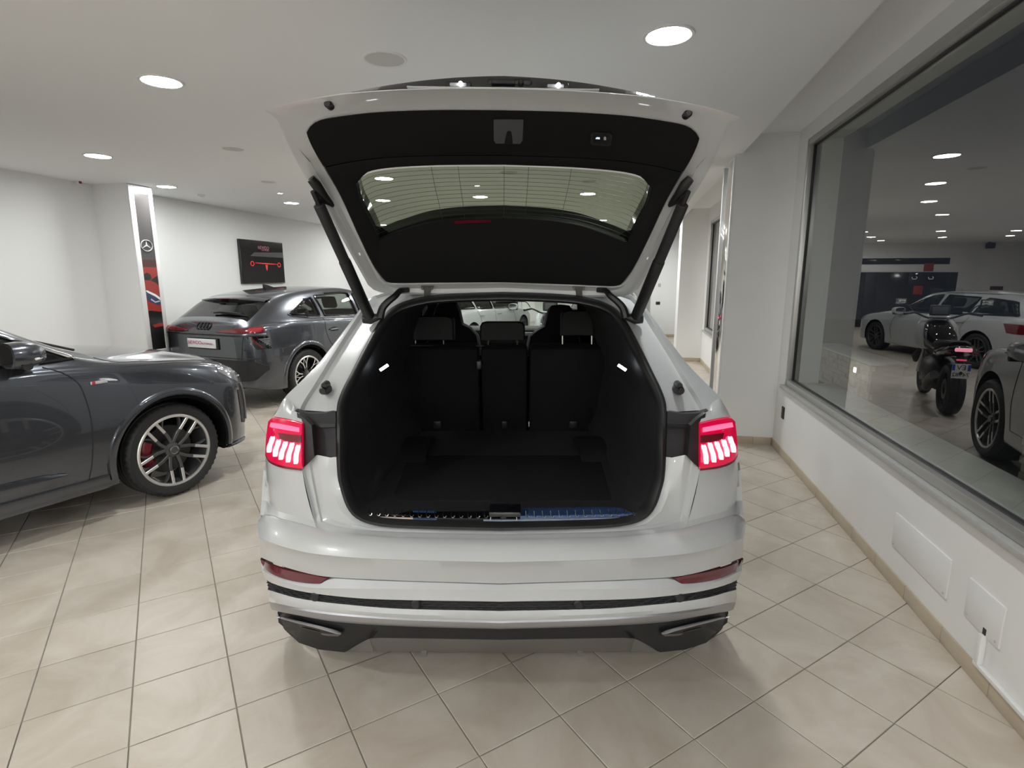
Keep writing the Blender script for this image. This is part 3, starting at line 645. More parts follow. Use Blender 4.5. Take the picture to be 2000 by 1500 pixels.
def lamp_bracket(f):
    t = patch('lamp_bracket', [(578,800),(600,806),(620,807),(657,803)], [(613,893),(625,893),(640,892),(658,891)], M['trim'], f, n=12, S=lambda x, z: SA(x, z) + .0, off=-.01, thick=.03)
    patch('bracket_edge', [(592,824),(612,826),(657,825)], [(600,836),(620,834),(657,832)], M['rubber'], f, n=10, S=SA, off=-.016, thick=.006, par=t, rows=3)
    patch('lamp_inner_cover', [(579,807),(594,818),(608,832)], [(592,914),(602,905),(613,893)], M['black'], f, n=8, S=SF, off=.004, thick=.03, par=t)
twice(lamp_bracket)
def taillight(f):
    t = patch('tail_light', LT, LB, M['redlit'], f, n=14, off=-.012, thick=.06, bulge=.006, rows=7)
    patch('lamp_rim', [(520.5,884),(527,896),(560,909),(592,913.5)], [(521.5,889),(528,900.5),(560,913),(592,917)], M['redlens'], f, n=14, off=-.014, thick=.03, par=t, rows=3)
    patch('upper_light_bar', [(533,823),(552,826),(588,833)], [(531,831),(552,835),(588,841)], M['redbar'], f, n=12, off=-.023, thick=.006, par=t, rows=3)
    patch('dark_band', [(548,843),(570,846),(592,848)], [(550,854),(570,860),(592,862)], M['redlens'], f, n=8, off=-.021, thick=.005, par=t, rows=3)
    top = [(537,849),(549,855),(562,859),(575,861),(587,865)]; bot = [(530,880),(542,888),(553,894),(567,899),(582,902)]
    for (a, b), (c, d) in zip(top, bot):
        pts = np.array([(a, b), (a - 1.5, b + 8), ((a * .35 + c * .65) - 1.5, b * .35 + d * .65), (c, d)]); w = 4.4
        mb = MB(); sm = resample(pts, 9)
        L = [on(SF, x - w * k, y, -.026) for (x, y), k in zip(sm, np.r_[.7, np.ones(7), .8])]; R_ = [on(SF, x + w * k, y, -.026) for (x, y), k in zip(sm, np.r_[.7, np.ones(7), .8])]
        L, R_ = np.array(L), np.array(R_)
        mb.grid([f(sh(L, .008)), f(L), f(R_), f(sh(R_, .008))]); mb.out('light_blade', M['redhot'], t, 40, world_=True)
twice(taillight)
# --- rubber seal round the opening
def sealloop(off, S=SA):
    lo = resample([(658,805),(658,850),(658,893),(660,930),(667,960),(677,988),(690,1006),(707,1017),(725,1023),(747,1027),(790,1030.5),(847,1032.5),(980,1035.5)], 50)
    up = resample([(658,805),(659.5,790),(667,767),(687,727),(713,677),(740,630),(763,603),(797,587),(847,577),(913,573),(982,571)], 52)
    p = np.r_[up[::-1], lo[1:]]
    cx, cy = 982, 840
    return p
pl = sealloop(0); cen = np.array([983, 815.])
def ringpts(k, S, off):      # shrink the outline by k pixels towards the opening
    d = np.gradient(pl, axis=0); n = np.stack([d[:, 1], -d[:, 0]], 1); n /= np.linalg.norm(n, axis=1)[:, None]
    s_ = np.sign(((cen - pl) * n).sum(1))[:, None]
    q = pl + n * s_ * k; P = np.array([on(S, a, b, off) for a, b in q]); P[0, 0] = P[-1, 0] = CXQ
    return np.r_[P, mir(P)[::-1][1:-1]]
S0, S1, S2, S3, S4 = ringpts(-1, SA, .0), ringpts(2.5, SA, -.016), ringpts(8, SA, -.018), ringpts(13, SA, -.004), ringpts(17, SA, .03)
mb = MB(); mb.grid([S0, S1, S2, S3, S4], wrap=True); mb.out('boot_seal', M['rubber'], q8, 50, world_=True)
# --- boot lining: from the seal forward to the seat backs, floor, sill plate
ZF = .775
fl_pl = [(724,1003),(760,938),(790,885),(812,852),(822,838)]
def line_target(p):
    y = 3.30 - .10 * max(0, min(1, (p[2] - 1.3) / .3)); x = CXQ + (p[0] - CXQ) * .90; z = p[2]
    if z < ZF + .03: z = ZF; x = CXQ + np.clip((p[0] - CXQ), -.56, .56) * .93
    return np.array([x, y, z + .015 * (z > 1.2)])
T1 = np.array([line_target(p) for p in S4]); T05 = (S4 * .5 + T1 * .5)
for P_ in (T05,):
    for p in P_:
        pass
mb = MB(); mb.grid([S4, S4 * .85 + T1 * .15, T05, T1], wrap=True); mb.out('boot_lining', M['trim'], q8, 45, world_=True)
mb = MB(); mb.box((CXQ, 2.775, ZF - .012), (1.16, 1.21, .024), None, .006); mb.out('boot_floor', M['carpet'], q8, 30, world_=True)
for sx in (-1, 1):        # side rails of the boot floor
    mb = MB(); mb.box((CXQ + sx * .535, 2.78, ZF + .006), (.035, 1.1, .014), None, .008); mb.out('floor_rail', M['trim'], q8, 30, world_=True)
mb = MB(); mb.box((CXQ, 2.49, ZF + .004), (1.02, .60, .008), None, .003); mb.out('boot_mat', M['carpet'], q8, 30, world_=True)
for px in (758, 1154, 810, 1112):
    p = at_z(px, 860 if px in (810, 1154 + 9) else 862, ZF + .02)
# sill plate with pressed ribs under torn blue film
def sy(px, py): return on(SA, px, py, .04)
def sill(x0, x1, nm, m, yo0, yo1, off, par):
    P = []
    for k in np.linspace(0, 1, 20):
        px = x0 + (x1 - x0) * k; e = ((px - 982) / 275) ** 2
        P.append((px, 1012.5 - 6 * e))
    top = np.array([at_z(a, b + yo0, .772 + (.004 if off < 0 else 0)) for a, b in P]); bot = np.array([on(SA, a, b + yo1, off + .012) for a, b in P])
    top[:, 2] = np.maximum(top[:, 2], .0)
    mb = MB(); mb.grid([sh(top, .03, -.01), top, mid(top, bot, .5, -.002, .003), bot, sh(bot, .0, -.02)]); return mb.out(nm, m, par, 40, world_=True)
sp_ = sill(709, 1256, 'sill_plate', M['blackgloss'], -22, 3, .0, q8)
M['pinkfilm'] = mat('peeled_film', (0.55, 0.47, 0.42), .35)
M['clearfilm'] = mat('clear_film', (0.20, 0.25, 0.33), .2, noise=(60, .3, 3), coat=.6)
sill(711, 806, 'film_edge', M['pinkfilm'], -6, 3.5, -.004, sp_)
sill(806, 852, 'film_patch', M['film'], -22, 4.5, -.004, sp_)
sill(944, 1016, 'film_patch', M['clearfilm'], -18, 4.5, -.004, sp_)
sill(1016, 1254, 'film_patch', M['film'], -23, -3, -.004, sp_)
sill(1016, 1255, 'film_edge', M['clearfilm'], -5, 4, -.005, sp_)
for k in range(33):
    px = 722 + k * 16.2
    if 955 < px < 1014: continue
    e = ((px - 982) / 275) ** 2; yb = 1012.5 - 6 * e
    a = on(SA, px - 3, yb - 10, .02); b = on(SA, px - 2.5, yb - 2, .004); c = on(SA, px + 1, yb + .5, .002); d = on(SA, px + 4, yb - 3, .006)
    mb = MB(); mb.tube(resample([a, b, c, d], 7), .0017, 5); mb.out('pressed_rib', M['chrome'], sp_, 40, world_=True)
# striker in the middle of the sill
a, b = on(SA, 955, 992, .05), on(SA, 1018, 1016, .0)
cx = (a[0] + b[0]) / 2
mb = MB(); mb.box((cx, (a[1]+b[1])/2, (a[2]+b[2])/2 + .004), (b[0]-a[0], .085, .022), None, .006); stk = mb.out('striker_cover', M['blackgloss'], q8, 40, world_=True)
mb = MB(); p0, p1_, p2_, p3_ = [on(SA, *q, -.004) for q in ((958,1015),(960,1001),(1008,1001),(1010,1015))]; mb.tube([p0, p1_, p2_, p3_], .003, 6); mb.out('striker_trim', M['chrome'], stk, 40, world_=True)
p = on(SA, 983, 1007, -.004); mb = MB(); mb.box(p, (.022, .02, .02), None, .004); mb.out('striker_hole', M['rubber'], stk, 40, world_=True)
# boot lamps
for px in (750, 1215):
    sgn = -1 if px < 982 else 1
    p = on(lambda x, z: SA(x, z) + .16, px, 718); d = np.array([.024 * -sgn, -.004, .016]);
    v = np.array([(-.5, -.32), (.5, -.32), (.5, .32), (-.5, .32)])
    mb = MB(); mb.tube([p - d * 0.75, p, p + d * .75], .0075, 6); o = mb.out('boot_lamp', M['lampwhite'], q8, 40, world_=True)
# --- rear seats and what shows above them
def zy(py, y): return at_y(983, py, y)[2]
for (xa, xb, yy) in ((758, 935, 3.20), (937, 1032, 3.19), (1034, 1218, 3.20)):
    a = at_y(xa, 682, 3.16)[0]; b = at_y(xb, 682, 3.16)[0]; zt = zy(682, 3.12)
    tilt = math.radians(-10); R_ = np.array([[1,0,0],[0,math.cos(tilt),-math.sin(tilt)],[0,math.sin(tilt),math.cos(tilt)]])
    h = zt - ZF + .01; c = np.array([(a+b)/2, 3.30, ZF + h/2])
    R_ = np.array([[1,0,0],[0,math.cos(.17),-math.sin(.17) * -1],[0,-math.sin(.17) , math.cos(.17)]]).T
    mb = MB(); mb.box(c, (b - a - .008, .14, h), R_, .022); s_ = mb.out('rear_seat_back', M['cloth'], q8, 40, world_=True)
    mb = MB(); mb.box(c + np.array([0, -.052, -h*.40]), (.05 if xb - xa > 120 else .035, .03, .05), R_, .008); mb.out('anchor_cover', M['rubber'], s_, 40, world_=True)
mb = MB(); mb.box((CXQ, 3.46, 1.0), (1.10, .05, .44), None, .01); mb.out('seat_frame', M['felt'], q8, 40, world_=True)  # unseen panel added to block light between the seat backs
p = at_y(936, 712, 3.15); mb = MB(); mb.box(p + np.array([0, -.01, 0]), (.03, .05, .05), None, .008); mb.out('seat_latch', M['rubber'], q8, 40, world_=True)
p = at_y(1033, 828, 3.25); mb = MB(); mb.box(p, (.006, .02, .03), None, .002); mb.out('seat_tag', M['lightgrey'], q8, 40, world_=True)
mb = MB(); mb.tube([at_y(752, 674, 3.2), at_y(850, 676, 3.25), at_y(945, 676, 3.25)], .004, 6); mb.out('belt_edge', M['steel'], q8, 40, world_=True)
def headrest(nm, pts, y, m, posts=(), dep=.10):
    P = np.array([at_y(a, b, y) for a, b in pts]); cc = P.mean(0); n = len(P)
    A = P * .93 + cc * .07; rows = [sh(A, -dep/2), sh(P, -dep*.25), sh(P, dep*.25), sh(A, dep/2)]
    mb = MB(); mb.grid(rows, wrap=True); mb.f += [tuple(range(n))[::-1], tuple(range(3*n, 4*n))]; o = mb.out(nm, m, q8, 40, world_=True)
    for (a, b0, b1) in posts:
        mb = MB(); mb.tube([at_y(a, b0, y), at_y(a, b1, y)], .007, 8); mb.out('headrest_post', M['chrome'], o, 40, world_=True)
def rr(x0, x1, y0, y1, r=6): return [(x0, y1), (x0, y0 + r), (x0 + r*.4, y0 + r*.3), (x0 + r*1.4, y0), (x1 - r*1.4, y0), (x1 - r*.4, y0 + r*.3), (x1, y0 + r), (x1, y1)]
headrest('headrest', rr(808, 888, 617, 664, 9), 3.28, M['leather'], ((811, 660, 682), (866, 660, 682)))
headrest('headrest', rr(938, 1025, 628, 664, 8), 3.27, M['leather'], ((953, 660, 682), (1010, 660, 682)))
headrest('headrest', rr(1095, 1158, 606, 655, 9), 3.28, M['leather'], ((1099, 648, 682), (1156, 648, 682)))
headrest('front_seat_back', [(832, 700), (836, 660), (846, 622), (852, 600), (860, 591), (876, 588), (892, 592), (899, 604), (905, 632), (921, 640), (935, 655), (943, 700)], 4.05, M['leather'], dep=.16)
headrest('front_seat_back', [(1024, 700), (1032, 657), (1046, 645), (1062, 636), (1070, 605), (1078, 597), (1095, 595), (1112, 597), (1118, 606), (1126, 640), (1140, 700)], 4.05, M['leather'], dep=.16)
mb = MB(); a = at_y(906, 641, 5.3); b = at_y(1062, 641, 5.3)
mb.box((CXQ, 5.42, a[2] - .20), (1.40, .42, .40), None, .05); ds = mb.out('dashboard', M['trim'], q8, 40, world_=True)
mb = MB(); mb.box((CXQ + .27, 5.19, a[2] - .045), (.30, .03, .035), None, .01); mb.out('dash_strip', M['lightgrey'], ds, 40, world_=True)  # pale bar painted for the light reflecting on the dash
P = rr(958, 1006, 578, 593, 5); headrest('interior_mirror', [(956, 573), (957, 584), (961, 591), (968, 593), (997, 593), (1004, 591), (1007, 584), (1008, 573)], 4.75, M['blackgloss'], dep=.03)
# --- pinch stops, wiper motor side stops on the pillars
for sx in (1, -1):
    def g(P): return np.array(P) if sx == 1 else mir(P)
    c = on(SA, 635, 761, -.005); c = g([c])[0]
    mb = MB(); mb.lathe([(0,-.030),(.012,-.030),(.017,-.022),(.017,-.006),(.022,.004),(.022,.03)], 18, 'y', c); bs_ = mb.out('rubber_stop', M['rubber'], q8, 40, world_=True)
    mb = MB(); mb.lathe([(0,-.02),(.012,-.02),(.014,-.004),(.016,.02)], 14, 'y', c + np.array([.004 * sx, 0, .022])); mb.out('stop_knob', M['rubber'], bs_, 40, world_=True)
# --- the raised tailgate
hg = q8
def HR(s1, s2, s3, off=0.0, S=SH, n=(26, 26, 20)):
    """outline of one edge of the tailgate: middle of the free edge -> corner -> hinge corner -> middle of the hinge line"""
    p = np.r_[resample(s1, n[0]), resample(s2, n[1])[1:], resample(s3, n[2])[1:]]
    P = np.array([on(S, a, b, off) for a, b in p]); P[0, 0] = P[-1, 0] = CXQ
    return np.r_[P, mir(P)[::-1][1:-1]]
HA = HR([(982,169),(892,170),(788,174),(682,182.5),(594,197),(550,208),(515.7,220)], [(515.7,220),(537,232),(562,282),(594,343),(640,415),(680,490),(719,560)], [(719,560),(735,572),(769,577),(850,578),(982,574)])
HAi = HR([(982,172),(892,173),(788,177),(682,186),(596,201),(556,212),(530,221)], [(530,221),(545,232),(570,282),(600,340),(647,413),(687,488),(724,556)], [(724,556),(740,568),(770,573),(850,574),(982,570)], off=-.006)
HM = HR([(982,194),(892,195),(788,198),(682,206),(615,216),(590,226),(574,240)], [(574,240),(580,262),(600,296),(625,332),(666,412),(705,487),(737,548)], [(737,548),(752,560),(775,565),(850,566),(982,562)], off=.012)
HBo = HR([(982,214),(876,215),(750,220.5),(663,231),(625,239),(608,249),(599,262)], [(599,262),(609,288),(634,332),(663,382),(700,463),(731,526),(745,548)], [(745,548),(752,556),(770,558),(850,556),(982,553)], off=.0)
HB = HR([(982,216),(876,217),(750,222.4),(663,233),(625,241),(609,251),(601,264)], [(601,264),(611,288),(636,332),(665,382),(702,463),(733,525),(748,546)], [(748,546),(755,553),(770,555.5),(850,553.5),(982,551)], off=-.010)
def outer(P, k=.075):     # the outside skin lies above / ahead of the inner face
    Q_ = P.copy(); Q_[:, 1] += k * .72; Q_[:, 2] += k * .69; return Q_
mb = MB(); mb.grid([HB + np.array([0, .02, .02]), HBo, HM, HAi, HA], wrap=True)
tg = mb.out('tailgate', M['white'], q8, 40, world_=True)
GL = HR([(982,320),(876,322),(782,327),(719,337),(703,346),(697,355),(694.5,364)], [(694.5,364),(697,377),(703,396),(715,420),(730,450),(740,470)], [(740,470),(782,452.7),(844,434),(907,426),(982,423)], off=.0)
GLi = HR([(982,320),(876,322),(782,327),(719,337),(703,346),(697,355),(694.5,364)], [(694.5,364),(697,377),(703,396),(715,420),(730,450),(740,470)], [(740,470),(782,452.7),(844,434),(907,426),(982,423)], off=.03)
# upper trim of the tail section: a separate moulding down to the kink
KN = HR([(982,216),(876,217),(750,222.4),(663,233),(625,241),(609,251),(601,264)], [(601,264),(606,276),(614,292),(622,306),(630,318),(636,330)], [(636,330),(690,318),(760,309),(860,304),(982,302)], off=-.014)
cK = KN.mean(0)
mb = MB()
halfK = KN; n_ = len(KN)
# fill as rows: free edge to kink line
top = resample([(601,264),(609,251),(625,241),(663,233),(750,222.4),(876,217),(982,216)], 34); bot = resample([(636,330),(650,326.5),(690,318),(760,309),(860,304),(982,302)], 34)
side = resample([(601,264),(606,276),(614,292),(625,312),(636,330)], 9); Rw = []
for i, k in enumerate(np.linspace(0, 1, 9)):
    p = top * (1-k) + bot * k; p = p + (side[i] - p[0]) * (np.linspace(1, 0, 34)[:, None] ** 2)
    Rw.append(both(np.array([on(SH, a, b, -.012 - .012 * math.sin(math.pi * k)) for a, b in p])))
mb.grid([sh(Rw[0], .03, .02)] + Rw + [sh(Rw[-1], .03, .015)]); mb.out('tailgate_trim', M['felt'], tg, 40, world_=True)
# frame trim round the glass: from the kink to the hinge
t2 = [(637,331),(690,319),(760,310),(860,305),(982,303)]
def ringhalf(a1, a2, a3, off): return np.array([on(SH, x, y, off) for x, y in np.r_[resample(a1, 30), resample(a2, 26)[1:], resample(a3, 26)[1:]]])
FO = ringhalf([(982,303),(860,305),(760,310),(690,319),(637,331)], [(637,331),(665,382),(702,463),(733,525),(748,546)], [(748,546),(755,553),(770,555.5),(850,553.5),(982,551)], -.008)
FM = ringhalf([(982,312),(860,314),(760,319),(706,329),(672,345)], [(672,345),(690,395),(715,445),(733,485),(742,510)], [(742,510),(752,505),(782,492),(850,484),(982,482)], -.016)
FI = ringhalf([(982,319),(876,321),(782,326),(719,336),(694,361)], [(694,361),(703,396),(715,420),(730,450),(739,471)], [(739,471),(782,453.7),(844,435),(907,427),(982,424)], .006)
for P in (FO, FM, FI): P[0, 0] = P[-1, 0] = CXQ
def full(P): return np.r_[P, mir(P)[::-1][1:-1]]
mb = MB(); mb.grid([full(sh(FO, .03, .02)), full(FO), full(FM), full(FI), full(sh(FI, .03, .02))], wrap=True); mb.out('window_trim', M['felt'], tg, 45, world_=True)
# heated glass, a fan of strips from top edge to bottom edge
def gl_rows(off, n=10):
    a = resample([(694.5,362),(699,350),(719,337),(782,327),(876,322),(982,320)], 30); b = resample([(739,471),(782,453.7),(844,435),(907,427),(982,424)], 30)
    e = resample([(694.5,362),(703,396),(715,420),(730,450),(739,471)], n); R = []
    for i, k in enumerate(np.linspace(0, 1, n)):
        p = a * (1-k) + b * k; p = p + (e[i] - p[0]) * (np.linspace(1, 0, 30)[:, None] ** 2); R.append(both(np.array([on(SH, x, y, off) for x, y in p])))
    return R
GR = gl_rows(.025)
mb = MB(); mb.grid(GR); gp = mb.out('rear_window', M['glass_hatch'], tg, 60, world_=True)
mb = MB()
for k in np.linspace(.06, .97, 13):
    i = k * (len(GR) - 1); j = int(i); f_ = i - j; P = GR[j] * (1 - f_) + GR[min(j+1, len(GR)-1)] * f_; mb.tube(sh(P, -.002), .0007, 4, False)
for xk in (.27, .36, .5, .60, .73):
    P = np.array([r[int(xk * (len(r) - 1))] for r in GR]); mb.tube(sh(P, -.0022), .0008, 4, False)
o = mb.out('heating_wires', M['black'], gp, None, world_=True); o['kind'] = 'stuff'
# outer skin, closing the tailgate from above
OA = outer(HA, .06); OM = outer(HM, .085); OF = outer(full(FI), .085)
HAo = HA.copy(); HAo[:, 1] += .012; HAo[:, 2] += .004; HAp = HA.copy(); HAp[:, 1] += .055; HAp[:, 2] += .008
OM = outer(HM, .055)
mb = MB(); mb.grid([HA, HAo, HAp, OM], wrap=True); mb.out('tailgate_skin', M['white'], tg, 50, world_=True)
OMr = outer(full(FO), .085)
mb = MB(); mb.grid([OMr, OF, full(sh(FI, .03, .02))], wrap=True); mb.out('spoiler_skin', M['blackgloss'], tg, 50, world_=True)
mb = MB(); mb.grid([outer(r, .06) for r in Rw]); mb.out('tail_skin', M['blackgloss'], tg, 50, world_=True)
# gloss black recess above the number plate with lamps, handle and plate edge
def SR(x, z): return SH(x, min(z, 2.27)) + .10
GT = both(np.array([on(lambda x, z: 1.945 + .10*(x-CXQ)**2, a, b) for a, b in resample([(684,180.5),(755,167),(832,155.5),(900,149),(964,146),(982,145.7)], 26)]))
GB = both(np.array([on(lambda x, z: 1.90 + .10*(x-CXQ)**2, a, b) for a, b in resample([(684,183),(755,180),(832,176),(900,173),(964,171),(982,170.5)], 26)]))
mb = MB(); mb.grid([sh(GB, -.005, -.01), GB, GT, sh(GT, .10, -.01)]); gb = mb.out('plate_recess', M['blackgloss'], tg, 40, world_=True)
mb = MB(); Pt = both(np.array([on(lambda x, z: 1.875 + .08*(x-CXQ)**2, a, b) for a, b in resample([(789,167.5),(800,168),(892,168),(982,167.5)], 16)])); Pb = both(np.array([on(lambda x, z: 1.875 + .08*(x-CXQ)**2, a, b) for a, b in resample([(789,170.5),(800,172),(892,172),(982,171)], 16)]))
mb.grid([sh(Pt, .045, .012), Pt, sh(mid(Pt, Pb, .5), -.003), Pb, sh(Pb, .03, -.002)]); mb.out('number_plate', M['plate'], tg, 40, world_=True)
for px in (892, 1079):
    y_ = 1.90; p = at_y(px, 163, y_)
    mb = MB(); mb.box(p + np.array([-.005, .012, 0]), (.075, .02, .020), None, .004); h_ = mb.out('plate_lamp_housing', M['black'], tg, 40, world_=True)
    mb = MB(); mb.box(p + np.array([-.008, .002, -.001]), (.052, .012, .010), None, .003); mb.out('lamp_lens', M['lightgrey'], h_, 40, world_=True)
    mb = MB(); mb.lathe([(0,-.006),(.006,-.005),(.0075,.004)], 12, 'y', p + np.array([0, -.006, 0])); mb.out('plate_lamp', M['lampwhite'], h_, 40, world_=True)
p = at_y(986, 159, 1.93); mb = MB(); mb.box(p, (.14, .03, .026), None, .010); hd = mb.out('tailgate_handle', M['rubber'], tg, 40, world_=True)
mb = MB(); mb.box(p + np.array([-.02, -.012, -.003]), (.075, .02, .014), None, .005); mb.out('handle_grip', M['trim'], hd, 40, world_=True)
mb = MB(); mb.lathe([(0,-.012),(.006,-.012),(.010,-.006),(.011,.01)], 16, 'y', p + np.array([.035, -.008, -.003])); mb.out('rear_camera', M['blackgloss'], hd, 40, world_=True)
# latch and button panel in the trim
def hbox(nm, pts, m, off, th, par):
    P = np.array([on(SH, a, b, off) for a, b in pts]); n = len(P); v = np.r_[P, sh(P, th * .6, th * .5)]
    return link(nm, v, [tuple(range(n))] + [(i, n+i, n+(i+1) % n, (i+1) % n) for i in range(n)], m, par, 30, True)
M['latchgrey'] = mat('latch_grey', (0.075, 0.075, 0.08), .55)
la = hbox('latch_cover', [(957,238),(1013,238),(1012,276),(1008,283),(962,283),(958,277)], M['latchgrey'], -.036, .03, tg)
hbox('latch_slot', [(978,283),(982,262),(984,259),(989,259),(991,262),(994,283)], M['rubber'], -.038, .01, la)
hbox('latch_bolt', [(983,268),(990,268),(991,278),(982,278)], M['black'], -.040, .006, la)
bt_ = hbox('button_panel', [(1140,262),(1145,258),(1176,260),(1181,264),(1179,282),(1174,285),(1144,283),(1140,279)], M['black'], -.034, .02, tg)
M['icon'] = mat('lit_icon', (.5, .5, .55), .4, emit=(.75, .82, 1.0), es=.8)
hbox('button', [(1146,263),(1160,263.5),(1159.5,280),(1146,279.5)], M['rubber'], -.037, .006, bt_); hbox('button', [(1161,263.5),(1175,264),(1174.5,281),(1161,280)], M['rubber'], -.037, .006, bt_)
hbox('tailgate_icon', [(1149,271.5),(1151,268.8),(1157,269),(1157,272.5),(1149,272)], M['icon'], -.040, .003, bt_)
hbox('lock_icon', [(1164.5,270),(1165.5,267.5),(1168,267.5),(1169,270),(1169,274),(1164.5,274)], M['lightgrey'], -.040, .003, bt_)
for px, py in ((640.5, 207), (1327, 215)):
    c = on(SH, px, py, -.004); mb = MB(); mb.lathe([(0,-.012),(.008,-.012),(.0125,-.007),(.0125,.02)], 16, 'y', c); mb.out('rubber_buffer', M['rubber'], tg, 40, world_=True)
# lamp strip ends and outer flanks of the tailgate
def flank(f):
    v = np.array([on(SH, a, b, o) for a, b, o in ((539,230,.004),(548,240,.0),(580,290,.0),(607,320,.0),(592,313,.035),(577,304,.05),(555,281,.06),(541,238,.03))])
    v2 = f(np.r_[v, outer(v, .07)]); n = len(v)
    link('light_bar_end', v2, [tuple(range(n))] + [(i, n+i, n+(i+1) % n, (i+1) % n) for i in range(n)], M['blackgloss'], tg, 40, True)
    a = np.array([on(SH, x, y) for x, y in resample([(607,320),(625,352),(645,385),(668,430),(700,505),(716,550)], 20)]); b = np.array([on(SH, x, y, .05) for x, y in resample([(579,306),(595,345),(612,372),(640,415),(686,500),(708,545)], 20)])
    strip('tailgate_flank', [f(a), f(mid(a, b, .5, .0)), f(b), f(outer(b, .06))], M['white'], tg, 40)
    # gas strut with ball sockets, hinge arm, hinge plate
    top = on(SH, 619, 372, -.06); low = on(SA, 726, 622, -.02); kk = low - top
    mb = MB(); mb.tube(f(np.array([top + kk*.10, top + kk*.105, top + kk*.52])), [.018, .0225, .0225], 14); s_ = mb.out('gas_strut', M['black'], q8, 40, world_=True)
    mb = MB(); mb.tube(f(np.array([top + kk*.50, top + kk*.51, top + kk*.97, top + kk])), [.024, .0255, .0255, .018], 14); mb.out('strut_sleeve', M['rubber'], s_, 40, world_=True)
    mb = MB(); mb.tube(f(np.array([top + kk*.02, top + kk*.12])), .010, 8); e = top + kk*.06; 
    mb.tube(f(np.array([on(SH, 613, 352, -.035), on(SH, 627, 366, -.05), on(SH, 640, 384, -.04), on(SH, 650, 398, -.012)])), [.016, .020, .014, .008], 10)
    mb.tube(f(np.array([on(SH, 622, 362, -.03), on(SH, 633, 392, -.04), on(SH, 652, 402, -.01)])), [.012, .012, .008], 8); mb.out('strut_bracket', M['rubber'], s_, 40, world_=True)
    mb = MB(); mb.tube(f(np.array([low + np.array([-.035, .0, .0]), low, low + np.array([.045, 0, .01])])), [.022, .026, .014], 10); mb.out('strut_foot', M['rubber'], s_, 40, world_=True)
    arm = [on(SH, 800, 566, -.015), on(SH, 786, 567, -.03), at_y(772, 578, 2.63), at_y(757, 590, 2.61), at_y(747, 602, 2.60), at_y(742, 620, 2.60)]
    mb = MB(); mb.tube(f(resample(arm, 16)), np.linspace(.012, .020, 16), 8); mb.out('hinge_arm', M['rubber'], q8, 40, world_=True)
    P = [on(SH, a, b, -.014) for a, b in ((823,560),(848,560),(846,566),(842,566),(841,579),(829,579),(829,566),(824,566))]
    v = f(np.r_[np.array(P), sh(P, .02, .005)]); n = 8
    hp = link('hinge_plate', v, [tuple(range(n))] + [(i, n+i, n+(i+1) % n, (i+1) % n) for i in range(n)], M['diff'], q8, 30, True)
    for xx in (826, 845): mb = MB(); mb.lathe([(0,-.004),(.0045,-.004),(.005,.002)], 8, 'y', f(np.array([on(SH, xx, 563, -.015)]))[0]); mb.out('hinge_bolt', M['steel'], hp, 40, world_=True)
twice(flank)
# third brake light inside the spoiler edge
b_ = hbox('high_brake_light', [(885,432),(910,430),(955,428.5),(956,433.5),(912,435.5),(887,438)], M['redrefl'], -.002, .006, tg)

# the lid hangs a touch askew on its hinges
def settle(o):
    me = o.data; a = math.radians(.8); ca, sa = math.cos(a), math.sin(a)
    v = np.empty(len(me.vertices) * 3); me.vertices.foreach_get('co', v); v = v.reshape(-1, 3); w = v.copy()
    k = np.clip((v[:, 2] - 1.60) / .5, 0, 1); x = v[:, 0] * (1 + .02 * k); z = v[:, 2] - 1.64
    w[:, 0] = x * ca + z * sa + .006 * k; w[:, 2] = 1.64 - x * sa + z * ca - .004 * k
    me.vertices.foreach_set('co', w.ravel()); me.update()
    for c in o.children: settle(c)
settle(tg)
